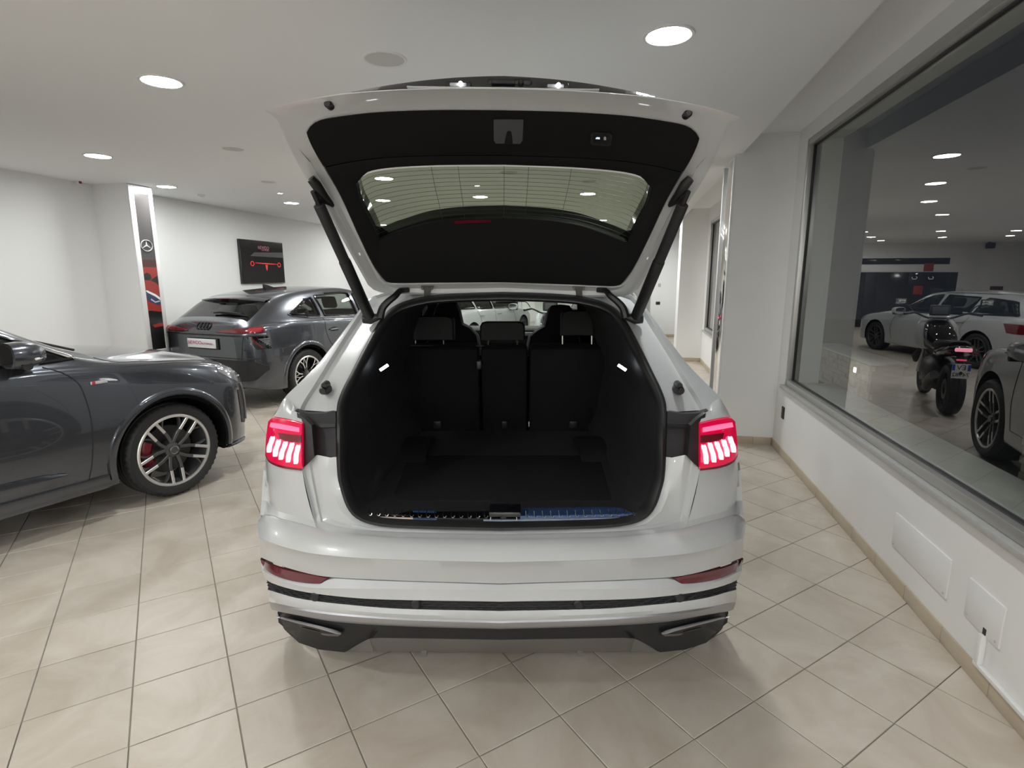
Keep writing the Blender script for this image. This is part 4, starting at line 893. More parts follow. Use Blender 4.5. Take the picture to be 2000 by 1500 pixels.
# ------------------------------------------------------------------ car bodies lofted from sections (local axes: x right, y forward, z up)
def in_poly(x, y, poly):
    c = False; n = len(poly)
    for i in range(n):
        x1, y1 = poly[i]; x2, y2 = poly[(i+1) % n]
        if (y1 > y) != (y2 > y) and x < (x2 - x1) * (y - y1) / (y2 - y1) + x1: c = not c
    return c
class Body:
    """T: tables over y for ws (half width), zs (sill), zw (widest height), wb/zb (belt), wr/zr (roof rail), zc (centre line)"""
    def __init__(s, T, y0, y1, step=.03, sub=4):
        s.f = {k: pchip(*zip(*sorted(v))) for k, v in T.items()}; s.y0, s.y1 = y0, y1
        s.ys = np.arange(y0, y1 + 1e-6, step); s.ys[-1] = y1; s.sub = sub
        s.ks = np.linspace(0, 11, 11 * sub + 1); s.P = np.array([s.prof(y) for y in s.ys])     # (ny, nk, 2)
    def ctrl(s, y):
        g = {k: float(f(y)) for k, f in s.f.items()}
        ws, zs, zw, wb, zb, wr, zr, zc = (g[k] for k in ('ws','zs','zw','wb','zb','wr','zr','zc'))
        zw = min(zw, zs + .75 * (zb - zs))
        return np.array([(ws-.10, zs), (ws-.025, zs+.02), (ws-.006, zs + .5*(zw-zs)), (ws, zw), (ws-.010, zw+.45*(zb-zw)), (wb+.55*(ws-wb), zb-.10*(zb-zw)), (wb, zb),
            (wb*.5+wr*.5+.012, zb*.47+zr*.53), (wr, zr), (wr*.80, zr+.62*(zc-zr)), (wr*.42, zr+.92*(zc-zr)), (0, zc)])
    def prof(s, y):
        c = s.ctrl(y); n = len(c); out = []
        for i in range(n - 1):
            p0 = c[max(i-1, 0)]; p1, p2 = c[i], c[i+1]; p3 = c[min(i+2, n-1)] if i < n - 2 else np.array([-c[n-2][0], c[n-2][1]])
            for j in range(s.sub):
                t = j / s.sub; m1, m2 = (p2-p0)*.4, (p3-p1)*.4
                out.append((2*t**3-3*t*t+1)*p1 + (t**3-2*t*t+t)*m1 + (-2*t**3+3*t*t)*p2 + (t**3-t*t)*m2)
        out.append(c[-1]); return out
    def side(s, y, z, sx=1, off=0.0):
        """point on the flank at (y, z)"""
        p = np.array(s.prof(y)); i = 0; p = p[:int(9 * s.sub)]
        x = float(np.interp(z, np.maximum.accumulate(p[:, 1]), p[:, 0])); return np.array([sx * (x + off), y, z])
    def top(s, y, x, off=0.0):
        p = np.array(s.prof(y))[int(6 * s.sub):][::-1]; return np.array([x, y, float(np.interp(abs(x), p[:, 0], p[:, 1])) + off])
    def build(s, root, paint, regions, wheels=(), ra=.44, drop=None, glassmat=None, lining=True, caps=(True, True), arch_mat=None, archk=6.2):
        """regions: list of (name, material, test(y, z, k, sx)) – the first that holds takes the face; drop(y, k) leaves it out"""
        ny, nk = s.P.shape[:2]; parts = {}
        for sx in (1, -1):
            V = np.zeros((ny, nk, 3)); V[..., 0] = s.P[..., 0] * sx; V[..., 1] = s.ys[:, None]; V[..., 2] = s.P[..., 1]
            kk = s.ks; inside = np.zeros((ny, nk), bool)
            for (wy, wz) in wheels:      # pull the edge of each wheel opening on to its circle
                d = np.hypot(V[..., 1] - wy, V[..., 2] - wz); low = (kk[None, :] < archk) & (d < ra + 1e-9)
                inside |= low
            Vs = V.copy()
            for (wy, wz) in wheels:
                for i in range(ny):
                    for j in range(nk):
                        if inside[i, j] and abs(V[i, j, 1] - wy) < ra:
                            nb = [(i+a, j+b) for a in (-1, 0, 1) for b in (-1, 0, 1) if 0 <= i+a < ny and 0 <= j+b < nk]
                            if any(not inside[q] for q in nb):
                                dy, dz = V[i, j, 1]-wy, V[i, j, 2]-wz; L = math.hypot(dy, dz) + 1e-9
                                y, z = wy + dy/L*ra, wz + dz/L*ra
                                if z > V[i, 0, 2] + .01:
                                    q = s.side(min(max(y, s.y0), s.y1), z, sx); Vs[i, j] = (q[0], y, z)
            for i in range(ny - 1):
                for j in range(nk - 1):
                    if inside[i, j] and inside[i+1, j] and inside[i, j+1] and inside[i+1, j+1]: continue
                    y = (s.ys[i] + s.ys[i+1]) / 2; z = V[i:i+2, j:j+2, 2].mean(); k = (kk[j] + kk[j+1]) / 2
                    if drop and drop(y, k, z): continue
                    for nm, m, test in regions:
                        if test(y, z, k, sx): break
                    key = nm if nm[-1] != '*' else nm[:-1] + ('|r' if sx > 0 else '|l')
                    D = parts.setdefault(key, (m, {}, [], []))
                    ix = []
                    for (a, b) in ((i, j), (i+1, j), (i+1, j+1), (i, j+1)):
                        h = (a, b, sx if kk[b] < 10.99 else 0)
                        if h not in D[1]: D[1][h] = len(D[2]); D[2].append(Vs[a, b])
                        ix.append(D[1][h])
                    D[3].append(ix if sx > 0 else ix[::-1])
        objs = {}
        for key, (m, _, v, f) in parts.items():
            o = link(key.split('|')[0], v, f, m, root, 50); objs[key] = o
        for end, on_ in zip((0, -1), caps):
            if on_:
                p = s.P[end]; y = s.ys[end]; L = [(x, y, z) for x, z in p]; R = [(-x, y, z) for x, z in p[::-1][1:]]; c = L + R
                f = [tuple(range(len(c)))]; objs['cap%d' % end] = link('bumper_face', c, f if end else [f[0][::-1]], paint, root, None)
        if lining:                      # dark inner lining so the cabin is not painted inside
            mbl = MB()
            for key, (m, _, v, f) in parts.items():
                if m in (M['glass_car'], M['glass_clear'], M['glass_dark']): continue
                v = np.array(v); c = np.array([0, (s.y0+s.y1)/2, .75]); w = v.copy(); w[:, 0] *= .965; w[:, 2] = np.where(v[:, 2] > .7, v[:, 2] - .03, v[:, 2] + .012)
                mbl.add(w, f)
            mbl.out('inner_lining', M['cloth'], root, 60)
        for (wy, wz) in wheels:
            for sx in (1, -1):          # inner wheel house and rolled lip
                a = np.linspace(-.35, math.pi + .35, 30); lip = []
                for t in a:
                    y, z = wy + ra * math.cos(t), wz + ra * math.sin(t)
                    if z < s.f['zs'](y) + .005: z = float(s.f['zs'](y)) + .005
                    lip.append(s.side(min(max(y, s.y0), s.y1), z, sx, -.001))
                lip = np.array(lip); inn = lip.copy(); inn[:, 0] = sx * .40
                mb = MB(); l2 = lip.copy(); l2[:, 0] -= sx * .025; l3 = l2.copy(); l3[:, 1] = wy + (l3[:, 1]-wy)*1.03; l3[:, 2] = wz + (l3[:, 2]-wz)*1.03
                mb.grid([lip, l2, l3, inn]); k0 = len(mb.v); mb.v.append((sx*.40, wy, wz)); n0 = 3 * len(a); mb.f += [(n0+i, n0+i+1, k0) for i in range(len(a)-1)]
                mb.out('wheel_house', arch_mat or M['rubber'], root, 40)
        mb = MB(); y_ = np.linspace(s.y0 + .1, s.y1 - .12, 10); zz = [float(s.f['zs'](y)) + .012 for y in y_]
        wid = [min(float(s.f['ws'](y)) - .12, .66) for y in y_]
        mb.grid([[(-w, y, z) for w, y, z in zip(wid, y_, zz)], [(w, y, z) for w, y, z in zip(wid, y_, zz)]]); mb.out('underbody', M['black'], root, None)
        return objs
    def line(s, pts, n=40, off=.0015, sx=1):
        return np.array([s.side(y, z, sx, off) for y, z in resample(pts, n)])
    def gap(s, root, pts, r=.0035, m=None, nm='panel_gap', n=40, off=.0, both_=True, rad=None):
        for sx in ((1, -1) if both_ else (1,)):
            mb = MB(); mb.tube(s.line(pts, n, off, sx), r, 5); mb.out(nm, m or M['rubber'], root, 40)
    def panel(s, root, nm, top, bot, m, n=16, rows=5, off=.004, sx=1, bulge=0.0, smooth=True):
        a = resample(top, n, smooth); b = resample(bot, n, smooth); R = []
        for k in np.linspace(0, 1, rows): R.append(np.array([s.side(y, z, sx, off + bulge * 4 * k * (1-k)) for y, z in a * (1-k) + b * k]))
        R = [np.array([s.side(y, z, sx, -.006) for y, z in a])] + R + [np.array([s.side(y, z, sx, -.006) for y, z in b])]
        mb = MB(); mb.grid(R if sx > 0 else [r[::-1] for r in R]); return mb.out(nm, m, root, 40)

# ---- wheels: the tyre is the part, rim, spokes, hub, disc and caliper its pieces; outer face towards +x
WCACHE = {}
def wheel(root, loc, r=.365, rim=.285, w=.25, style='twin', sx=1, steer=0.0, caliper=False, rot=0.0):
    key = (r, rim, w, style, caliper)
    if key in WCACHE:
        src = WCACHE[key]; o = copy_tree(src); o.parent = root
    else:
        n = 96; prof = [(rim-.004, w*.40), (rim+.004, w*.455), (rim+.022, w*.49), ((r+rim)/2+.012, w*.505), (r-.030, w*.485), (r-.012, w*.445), (r-.004, w*.40), (r, w*.34)]
        for g_ in (.20, .02, -.16): prof += [(r, g_*w+.015*1.0), (r-.009, g_*w+.012), (r-.009, g_*w+.004), (r, g_*w)]
        prof += [(r, -w*.34), (r-.004, -w*.40), (r-.030, -w*.485), ((r+rim)/2, -w*.5), (rim, -w*.42)]
        mb = MB(); mb.lathe(prof, n, 'x'); K = len(prof); v = np.array(mb.v)
        for i in range(n):
            if i % 2 == 0:
                for k in (4, 5, 6, 7):
                    q = i*K + k; s_ = 1 - (.010 if k > 4 else .004) / r; v[q, 1] *= s_; v[q, 2] *= s_
        o = link('wheel', v, mb.f, M['tyre'], root, 28)
        mb = MB(); mb.lathe([(rim-.004, w*.40), (rim+.002, w*.44), (rim-.006, w*.46), (rim-.020, w*.445), (rim-.024, w*.40)], 64, 'x'); mb.out('rim_lip', M['machined'] if style != 'dark' else M['alloygrey'], o, 40)
        mb = MB(); mb.lathe([(rim-.024, w*.41), (rim-.034, w*.20), (rim-.040, -w*.40), (rim-.01, -w*.43)], 48, 'x'); mb.out('rim_barrel', M['alloygrey'], o, 40)
        x1 = w * .43; x0 = w * .30
        def bar(mb, pts, wd, dp, xf):     # flat bar along polar points (radius, angle)
            P = np.array([(xf(q[0]), q[0]*math.cos(q[1]), q[0]*math.sin(q[1])) for q in pts]); t = np.gradient(P, axis=0); t /= np.linalg.norm(t, axis=1)[:, None]
            nn = np.cross(t, [1, 0, 0]); nn /= np.linalg.norm(nn, axis=1)[:, None]; W_ = np.broadcast_to(np.array(wd, float), (len(P),))[:, None]
            A, B = P + nn*W_, P - nn*W_; d = np.array([dp, 0, 0]); c = np.array([.003, 0, 0])
            mb.grid([A - d, A - nn*.0 - c, P + nn*(W_*.75), P - nn*(W_*.75), B - c, B - d])
            mb.f.append((len(mb.v)-6*len(P), len(mb.v)-5*len(P), len(mb.v)-4*len(P), len(mb.v)-3*len(P), len(mb.v)-2*len(P), len(mb.v)-len(P)))
        xf = lambda q: x0 + (x1 - x0) * min(1, max(0, (q - .05) / (rim - .08))) ** .7
        cnt = 5
        for k in range(cnt):
            c0 = rot + 2 * math.pi * k / cnt + math.pi / 2
            if style in ('twin', 'dark'):
                hw = .042                                      # the two bars of a pair run parallel
                def ln(sd, q): return c0 + sd * math.asin(min(.95, (hw if q > .13 else hw * (.62 + .38*(q-.05)/.08)) / max(q, .055)))
                qs = [.056, .09, .13, .17, .21, .25, rim-.02]
                mb = MB()
                for sd in (-1, 1):
                    bar(mb, [(q, ln(sd, q)) for q in qs], .0125, .03, xf)
                    bar(mb, [(.15, ln(sd, .15)), (.19, ln(sd, .19)+sd*.05), (.23, ln(sd, .23)+sd*.14), (rim-.02, ln(sd, rim)+sd*.25)], .0065, .03, lambda q: xf(q) - .012)
                mb.out('spoke', M['alloygrey'], o, 40)
                mb = MB()
                for sd in (-1, 1): bar(mb, [(q, ln(sd, q)) for q in (.165, .20, .24, rim-.018)], .0115, .004, lambda q: xf(q) + .003)
                mb.out('spoke_face', M['machined'] if style == 'twin' else M['alloygrey'], o, 40)
            elif style == 'vee':
                mb = MB(); m2 = MB()
                for sd in (-1, 1):
                    pts = [(.05, c0+sd*.35), (.10, c0+sd*.16), (.15, c0+sd*.17), (.20, c0+sd*.24), (rim-.02, c0+sd*.33)]
                    bar(mb, pts, .012, .035, xf); bar(m2, pts[1:], .0065, .003, lambda q: xf(q) + .003)
                    pt2 = [(.155, c0+sd*.17), (.21, c0+sd*.06), (rim-.02, c0+sd*.02)]
                    bar(mb, pt2, .008, .03, lambda q: xf(q) - .004); bar(m2, pt2, .0045, .003, lambda q: xf(q) + .001)
                mb.out('spoke', M['blackgloss'], o, 40); m2.out('spoke_face', M['machined'], o, 40)
        mb = MB(); mb.lathe([(0, x0+.022), (.026, x0+.022), (.030, x0+.018), (.034, x0+.004), (.058, x0-.004), (.066, x0-.02), (.066, x0-.06)], 28, 'x'); hb = mb.out('hub', M['alloygrey'], o, 40)
        mb = MB(); mb.lathe([(.029, x0+.0195), (.0315, x0+.0205), (.033, x0+.018)], 28, 'x'); mb.out('hub_ring', M['chrome'], o, 40)
        mb = MB()
        for k in range(5):
            a = rot + 2*math.pi*(k+.5)/5 + math.pi/2; mb.lathe([(0, x0-.012), (.008, x0-.012), (.010, x0-.03)], 8, 'x', (0, .052*math.cos(a), .052*math.sin(a)))
        mb.out('wheel_bolt', M['steel'], o, 40)
        mb = MB(); mb.lathe([(.06, .005), (.185, .005), (.19, 0), (.185, -.02), (.06, -.02)], 40, 'x'); mb.out('brake_disc', M['steel'], o, 40)
        # caliper
        mb = MB(); A = np.linspace(math.pi - .52, math.pi + .52, 9); 
        for xx, k in ((.045, 1), (.02, 0)): pass
        rows = [[(-.05, .215*math.cos(t), .215*math.sin(t)) for t in A], [(.022, .215*math.cos(t), .215*math.sin(t)) for t in A], [(.038, .195*math.cos(t), .195*math.sin(t)) for t in A], [(.038, .15*math.cos(t), .15*math.sin(t)) for t in A], [(.02, .13*math.cos(t), .13*math.sin(t)) for t in A]]
        mb.grid(rows); n9 = 9; mb.f += [(0, 9, 18, 27, 36), (8, 44, 35, 26, 17)]; mb.out('brake_caliper', M['redcal'] if caliper else M['steel'], o, 40)
        WCACHE[key] = o
    o.parent = root; o.location = loc; o.rotation_euler = (0, 0, (0 if sx > 0 else math.pi) + steer)
    return o
def seats(root, y_front, y_rear, zseat=.62, x=.37):
    for sx in (-1, 1):
        for yy, nm in ((y_front, 'front_seat'),):
            mb = MB(); mb.box((sx*x, yy + .05, zseat - .10), (.50, .52, .18), None, .05); a = math.radians(18)
            R_ = np.array([[1,0,0],[0,math.cos(a),-math.sin(a)],[0,math.sin(a),math.cos(a)]])
            mb.box((sx*x, yy - .27, zseat + .25), (.48, .13, .60), R_, .05); mb.box((sx*x, yy - .38, zseat + .66), (.25, .10, .19), R_, .04); mb.out(nm, M['leather'], root, 40)
    mb = MB(); mb.box((0, y_rear, zseat - .10), (1.20, .46, .18), None, .05); a = math.radians(20); R_ = np.array([[1,0,0],[0,math.cos(a),-math.sin(a)],[0,math.sin(a),math.cos(a)]])
    mb.box((0, y_rear - .26, zseat + .22), (1.20, .13, .56), R_, .05)
    for xx in (-.38, .38): mb.box((xx, y_rear - .36, zseat + .56), (.25, .10, .16), R_, .04)
    mb.out('rear_seat', M['leather'], root, 40)
def mirrors(root, B, y, z, m, sxs=(1, -1), reach=.20, lamp=True):
    for sx in sxs:
        b = B.side(y, z - .05, sx); c = b + np.array([sx*reach*.62, .02, .055])
        t = np.linspace(0, 2*math.pi, 17)[:-1]
        def ringz(k, x, yo): return [(c[0] + sx*x, c[1] + yo + .01, c[2] + 0)]
        rows = []
        for (yo, hx, hz) in ((-.085, .105, .066), (-.08, .118, .078), (-.02, .122, .082), (.05, .108, .072), (.095, .07, .048), (.11, .02, .015)):
            rows.append([(c[0] + sx*(hx*np.sign(math.cos(q))*abs(math.cos(q))**.7 + .012*(.09-yo)), c[1] + yo, c[2] + hz*np.sign(math.sin(q))*abs(math.sin(q))**.7) for q in t])
        mb = MB(); mb.grid([r if sx < 0 else r[::-1] for r in rows], wrap=True); o = mb.out('door_mirror', m, root, 40)
        mb = MB(); mb.f = []; mb.add(rows[0], [tuple(range(16))]); mb.out('mirror_glass', M['chrome'], o, None)
        mb = MB(); mb.tube(resample([b + np.array([-sx*.02, 0, 0]), b + np.array([sx*.04, 0, .005]), c + np.array([-sx*.02, .0, -.06])], 8), [.03]*7 + [.025], 8); mb.out('mirror_arm', M['black'], o, 40)
        mb = MB(); q0 = [(c[0] + sx*(u), c[1] + .012 + .095*(1 - (abs(u)/.125)**2), c[2] - .022) for u in np.linspace(-.10, .119, 10)]
        mb.tube(q0, .008, 6); mb.out('mirror_lamp', M['plastic_white'] if lamp else M['black'], o, 40)
        mb = MB(); low = [(c[0] + sx*(u), c[1] - .02, c[2] - .060) for u in np.linspace(-.10, .11, 8)]; mb.tube(low, .028, 8); mb.out('mirror_base', M['black'], o, 40)
# ---- the white car's flanks, roof, bonnet and wheels (seen in the window and from other places)
def Y(w): return w - 4.40
T = dict(ws=[(-2.2,.962),(-1.9,.985),(-1.5,.995),(0,.985),(1.5,.99),(1.9,.955),(2.2,.87),(2.38,.74),(2.466,.62)],
  zs=[(-2.2,.30),(-1.9,.25),(0,.25),(1.9,.24),(2.3,.24),(2.466,.30)], zw=[(-2.2,.70),(0,.66),(2.466,.6)],
  zb=[(-2.2,1.09),(-1.5,1.13),(0,1.10),(1.0,1.08),(1.5,1.05),(2.1,.98),(2.33,.90),(2.43,.80),(2.466,.68)],
  wb=[(-2.2,.90),(-1.5,.935),(0,.93),(1.0,.92),(1.6,.90),(2.1,.80),(2.35,.68),(2.466,.56)],
  zr=[(-2.2,1.16),(-2.05,1.27),(-1.85,1.41),(-1.62,1.58),(-1.3,1.615),(-.6,1.66),(0,1.65),(.35,1.57),(.9,1.25),(1.15,1.115),(1.5,1.085),(2.1,1.01),(2.33,.925),(2.43,.82),(2.466,.70)],
  wr=[(-2.2,.885),(-2.05,.845),(-1.85,.762),(-1.62,.672),(-1.3,.655),(-1.0,.65),(0,.64),(.35,.66),(.9,.74),(1.15,.79),(1.6,.76),(2.1,.68),(2.35,.58),(2.466,.46)],
  zc=[(-2.2,1.2),(-1.75,1.625),(-1.62,1.645),(-1.0,1.69),(-.4,1.71),(0,1.69),(.35,1.60),(.9,1.29),(1.2,1.15),(1.5,1.125),(2.1,1.05),(2.33,.95),(2.43,.84),(2.466,.72)])
BQ = Body(T, -2.17, 2.466, .035, 3)
wq = [[(-1.28,1.19),(-1.12,1.40),(-.95,1.53),(-.62,1.56),(-.62,1.15)], [(-.55,1.15),(-.55,1.565),(.05,1.57),(.35,1.50),(.85,1.20),(.95,1.13)]]
regs = [('side_window*', M['glass_dark'], lambda y, z, k, sx: 6 < k < 8 and in_poly(y, z, wq[0])), ('side_window*', M['glass_car'], lambda y, z, k, sx: 6 < k < 8 and in_poly(y, z, wq[1])),
  ('windscreen', M['glass_clear'], lambda y, z, k, sx: k > 8.3 and .32 < y < 1.12),
  ('bonnet', M['white'], lambda y, z, k, sx: k > 6.6 and y > 1.1 and y < 2.36), ('front_bumper', M['white'], lambda y, z, k, sx: y > 1.97),
  ('roof', M['white'], lambda y, z, k, sx: k > 8.3), ('front_wing*', M['white'], lambda y, z, k, sx: y > .93 and k < 6.7), ('front_door*', M['white'], lambda y, z, k, sx: y > -.58 and k < 6.3 and z > .40),
  ('rear_door*', M['white'], lambda y, z, k, sx: y > -1.45 and k < 6.3 and z > .40), ('rear_quarter*', M['white'], lambda y, z, k, sx: y < -.9), ('side_frame*', M['white'], lambda y, z, k, sx: True)]
BQ.build(q8, M['white'], regs, wheels=((1.49,.38),(-1.505,.38)), ra=.455, drop=lambda y, k, z: k > 8.0 and y < -1.66 or (z > 1.05 and y + 4.40 < SA(CXQ + .78, z) + .135), caps=(False, True))
for wy in (1.49, -1.505):
    for sx in (1, -1): wheel(q8, (sx*.845, wy, .38), r=.38, rim=.288, w=.275, style='twin', sx=sx)
mirrors(q8, BQ, .62, 1.12, M['white'])
for sx in (1, -1):
    BQ.panel(q8, 'headlamp', [(1.92,.95),(2.1,.93),(2.26,.885)], [(1.98,.88),(2.12,.84),(2.26,.78)], M['blackgloss'], sx=sx, off=.006)
BQ.gap(q8, [(.93,.40),(.97,.7),(.95,1.07)]); BQ.gap(q8, [(-.58,.40),(-.58,.8),(-.58,1.09)]); BQ.gap(q8, [(-1.2,.55),(-1.15,.7),(-1.3,.95),(-1.4,1.12)]); BQ.gap(q8, [(.93,.40),(-.6,.40),(-1.0,.42)])
for s_ in wq:
    for sx in (1, -1):
        mb = MB(); q = [BQ.side(min(y, .9), z, sx, .004) for y, z in resample(s_ + s_[:1], 50, False)]; mb.tube(q, .014, 5); mb.out('window_frame', M['blackgloss'], q8, 40)
mb = MB(); rows = []
for z in np.linspace(.42, .80, 4): rows.append([(x, 2.475 - .10*(x/.5)**2*.4, z) for x in np.linspace(-.42, .42, 12)])
mb.grid(rows); mb.out('front_grille', M['black'], q8, 40)
# ------------------------------------------------------------------ grey car on the left, its front half in view
H1 = math.radians(28)
g1 = thing('car', 'grey metallic car with red brake caliper at the left edge of the photo', 'car', (-4.065, 3.39, 0), -H1)
T = dict(ws=[(-2.3,.55),(-2.2,.74),(-2.0,.87),(-1.7,.92),(-1.3,.93),(-.5,.915),(.3,.915),(.75,.925),(1.36,.935),(1.7,.915),(1.9,.87),(2.03,.80),(2.12,.70),(2.19,.56),(2.22,.42)],
  zs=[(-2.3,.45),(-2.15,.30),(-1.8,.24),(0,.22),(1.0,.235),(1.7,.26),(2.0,.26),(2.12,.28),(2.22,.36)], zw=[(-2.3,.7),(-1.3,.70),(0,.62),(1.36,.72),(2.0,.66),(2.22,.62)],
  zb=[(-2.3,.95),(-2.0,1.08),(-1.3,1.14),(0,1.13),(.5,1.135),(.8,1.12),(1.2,1.085),(1.6,1.04),(1.85,.985),(1.98,.945),(2.08,.89),(2.16,.82),(2.22,.74)],
  wb=[(-2.3,.48),(-2.0,.78),(-1.3,.87),(0,.865),(.6,.86),(1.2,.845),(1.6,.80),(1.85,.74),(1.98,.69),(2.08,.62),(2.16,.53),(2.22,.38)],
  zr=[(-2.3,1.0),(-2.0,1.30),(-1.7,1.50),(-1.2,1.57),(-.5,1.59),(0,1.565),(.40,1.40),(.72,1.225),(.88,1.155),(1.0,1.128),(1.5,1.07),(1.85,1.005),(1.98,.965),(2.08,.91),(2.16,.84),(2.22,.76)],
  wr=[(-2.3,.4),(-2.0,.60),(-1.7,.63),(-.5,.63),(0,.65),(.40,.70),(.72,.755),(.88,.765),(1.05,.75),(1.5,.70),(1.85,.63),(2.08,.50),(2.22,.30)],
  zc=[(-2.3,1.02),(-2.0,1.36),(-1.7,1.57),(-1.2,1.64),(-.5,1.66),(0,1.63),(.5,1.41),(.78,1.255),(.92,1.185),(1.05,1.168),(1.5,1.12),(1.85,1.05),(1.98,1.005),(2.08,.945),(2.16,.87),(2.22,.78)])
B1_ = Body(T, -2.3, 2.22, .028, 4)
w1 = [[(.80,1.165),(.50,1.325),(.08,1.505),(-.42,1.525),(-.46,1.16)], [(-.54,1.16),(-.52,1.525),(-1.1,1.51),(-1.40,1.42),(-1.62,1.20)]]
regs = [('side_window*', M['glass_car'], lambda y, z, k, sx: 6 < k < 8.05 and (in_poly(y, z, w1[0]) or in_poly(y, z, w1[1]))),
  ('windscreen', M['glass_clear'], lambda y, z, k, sx: k > 8.3 and -.02 < y < .84), ('rear_window', M['glass_dark'], lambda y, z, k, sx: k > 8.3 and -2.1 < y < -1.75),
  ('bonnet', M['grey'], lambda y, z, k, sx: k > 7.3 and .94 < y < 1.95), ('cowl', M['black'], lambda y, z, k, sx: k > 7.8 and .80 < y < .96),
  ('front_bumper*', M['grey'], lambda y, z, k, sx: y > 1.80 and z < .95 and k < 6.5 or y > 1.95), ('roof', M['grey'], lambda y, z, k, sx: k > 8.3),
  ('front_wing*', M['grey'], lambda y, z, k, sx: y > .74 and k < 7.4), ('front_door*', M['grey'], lambda y, z, k, sx: y > -.50 and k < 6.3 and z > .34),
  ('rear_door*', M['grey'], lambda y, z, k, sx: y > -1.3 and k < 6.3 and z > .34), ('side_frame*', M['grey'], lambda y, z, k, sx: True)]
B1_.build(g1, M['grey'], regs, wheels=((1.36,.37),(-1.32,.37)), ra=.445)
for wy in (1.36, -1.32):
    for sx in (1, -1): wheel(g1, (sx*.775, wy, .37), r=.37, rim=.285, w=.25, style='twin', sx=sx, caliper=True, rot=math.pi)
mirrors(g1, B1_, .45, 1.235, M['grey'])
seats(g1, -.05, -.95, .72)
mb = MB(); mb.box((0, .58, .95), (1.36, .40, .30), None, .05); mb.out('dashboard', M['trim'], g1, 40)
# wheel arch moulding, sill skirt, gaps and creases
for wy in (1.36, -1.32):
    for sx in (1, -1):
        a = np.linspace(-.16, math.pi + .16, 34); rows = []
        for rr_, of in ((.445, -.004), (.449, .012), (.470, .017), (.492, .014), (.500, .000)):
            rows.append(np.array([B1_.side(wy + rr_*math.cos(t), max(.37 + rr_*math.sin(t), .245), sx, of) for t in a]))
        mb = MB(); mb.grid(rows if sx < 0 else [r[::-1] for r in rows]); mb.out('arch_moulding', M['grey'], g1, 50)
for sx in (1, -1):
    B1_.panel(g1, 'sill_skirt', [(.86,.335),(.3,.335),(-.8,.335)], [(.86,.236),(.3,.235),(-.8,.235)], M['grey'], sx=-sx if False else sx, off=.016, bulge=.006, n=20)
B1_.gap(g1, [(.74,.335),(.77,.45),(.80,.75),(.775,.98),(.70,1.08),(.60,1.135)], r=.0042); B1_.gap(g1, [(-.50,.34),(-.50,.8),(-.50,1.12)])
B1_.gap(g1, [(1.04,1.075),(1.15,1.068),(1.4,1.055),(1.75,1.005)], r=.002, off=-.001); B1_.gap(g1, [(.86,.34),(.86,.42)], r=.002)
# bonnet shut line running over the top of the wing
for sx in (1, -1):
    mb = MB(); mb.tube([B1_.top(y, sx*x, .0) for y, x in resample([(.96,.72),(1.0,.785),(1.06,.83),(1.3,.825),(1.6,.775),(1.85,.70),(1.98,.62)], 30)], .0035, 5); mb.out('panel_gap', M['rubber'], g1, 40)
# raised shoulder crease and lower door crease
for pts, r in (([(.60,1.01),(.30,1.005),(-.4,.99),(-1.2,.98)], .012),):
    pass
for sx in (1, -1):
    B1_.panel(g1, 'door_crease', [(.62,.42),(.45,.45),(0,.46),(-.9,.46)], [(.62,.40),(.45,.36),(0,.345),(-.9,.345)], M['grey'], sx=sx, off=.010, bulge=.008, n=24)
# window trims, door badge
for s_ in w1:
    for sx in (1, -1):
        q = [B1_.side(y, z, sx, .006) for y, z in resample(s_ + s_[:1], 60, False)]; mb = MB(); mb.tube(q, .012, 5); mb.out('window_frame', M['blackgloss'], g1, 40)
        mb = MB(); mb.tube([B1_.side(y, z, sx, .014) for y, z in resample([s_[0], s_[1], s_[2], s_[3]] if s_ is w1[0] else [s_[1], s_[2], s_[3], s_[4]], 30)], .008, 5); mb.out('window_strip', M['chrome'], g1, 40)
mb = MB(); bp_ = B1_.side(.885, .995, 1, .004); mb.box(bp_, (.006, .105, .020), None, .002); bd = mb.out('wing_badge', M['lightgrey'], g1, 30)
mb = MB(); mb.box(bp_ + np.array([.002, -.034, 0]), (.006, .020, .020), None, .001); mb.out('badge_emblem', mat('badge_red', (.55, .02, .04), .4), bd, 30)
# headlamp wrapping round the corner: dark housing, chrome inner, clear cover
for sx in (1, -1):
    hl = B1_.panel(g1, 'headlamp', [(1.80,.975),(1.92,.955),(2.03,.905),(2.12,.845)], [(1.80,.93),(1.90,.865),(2.02,.80),(2.12,.74)], M['chrome'], sx=sx, off=.003, n=14)
    B1_.panel(hl, 'lamp_cover', [(1.79,.98),(1.92,.962),(2.03,.912),(2.13,.85)], [(1.79,.925),(1.90,.857),(2.02,.792),(2.13,.73)], M['headlens'], sx=sx, off=.012, n=14, bulge=.006)
    for (y, z) in ((1.85,.945),(1.91,.925),(1.98,.895),(2.04,.85)):
        p = B1_.side(y, z, sx, .006); mb = MB(); mb.box(p, (.012, .03, .016), None, .005); mb.out('lamp_module', M['plastic_white'], hl, 40)
    B1_.panel(g1, 'corner_intake', [(1.97,.74),(2.06,.74),(2.14,.73)], [(2.0,.44),(2.07,.42),(2.13,.42)], M['black'], sx=sx, off=.004, n=10)
    mb = MB(); mb.tube([B1_.side(y, z, sx, .012) for y, z in resample([(2.03,.79),(2.06,.68),(2.08,.55),(2.075,.45)], 12)], .012, 6); mb.out('intake_strip', M['silver'], g1, 40)
    mb = MB(); mb.grid([[B1_.side(y, .272, sx, of) + np.array([0, 0, dz]) for y in np.linspace(1.80, 2.10, 14)] for of, dz in ((-.02, .03), (.028, .012), (.030, .0), (-.02, -.012))]); mb.out('splitter', M['grey'], g1, 40)
mb = MB(); rows = []
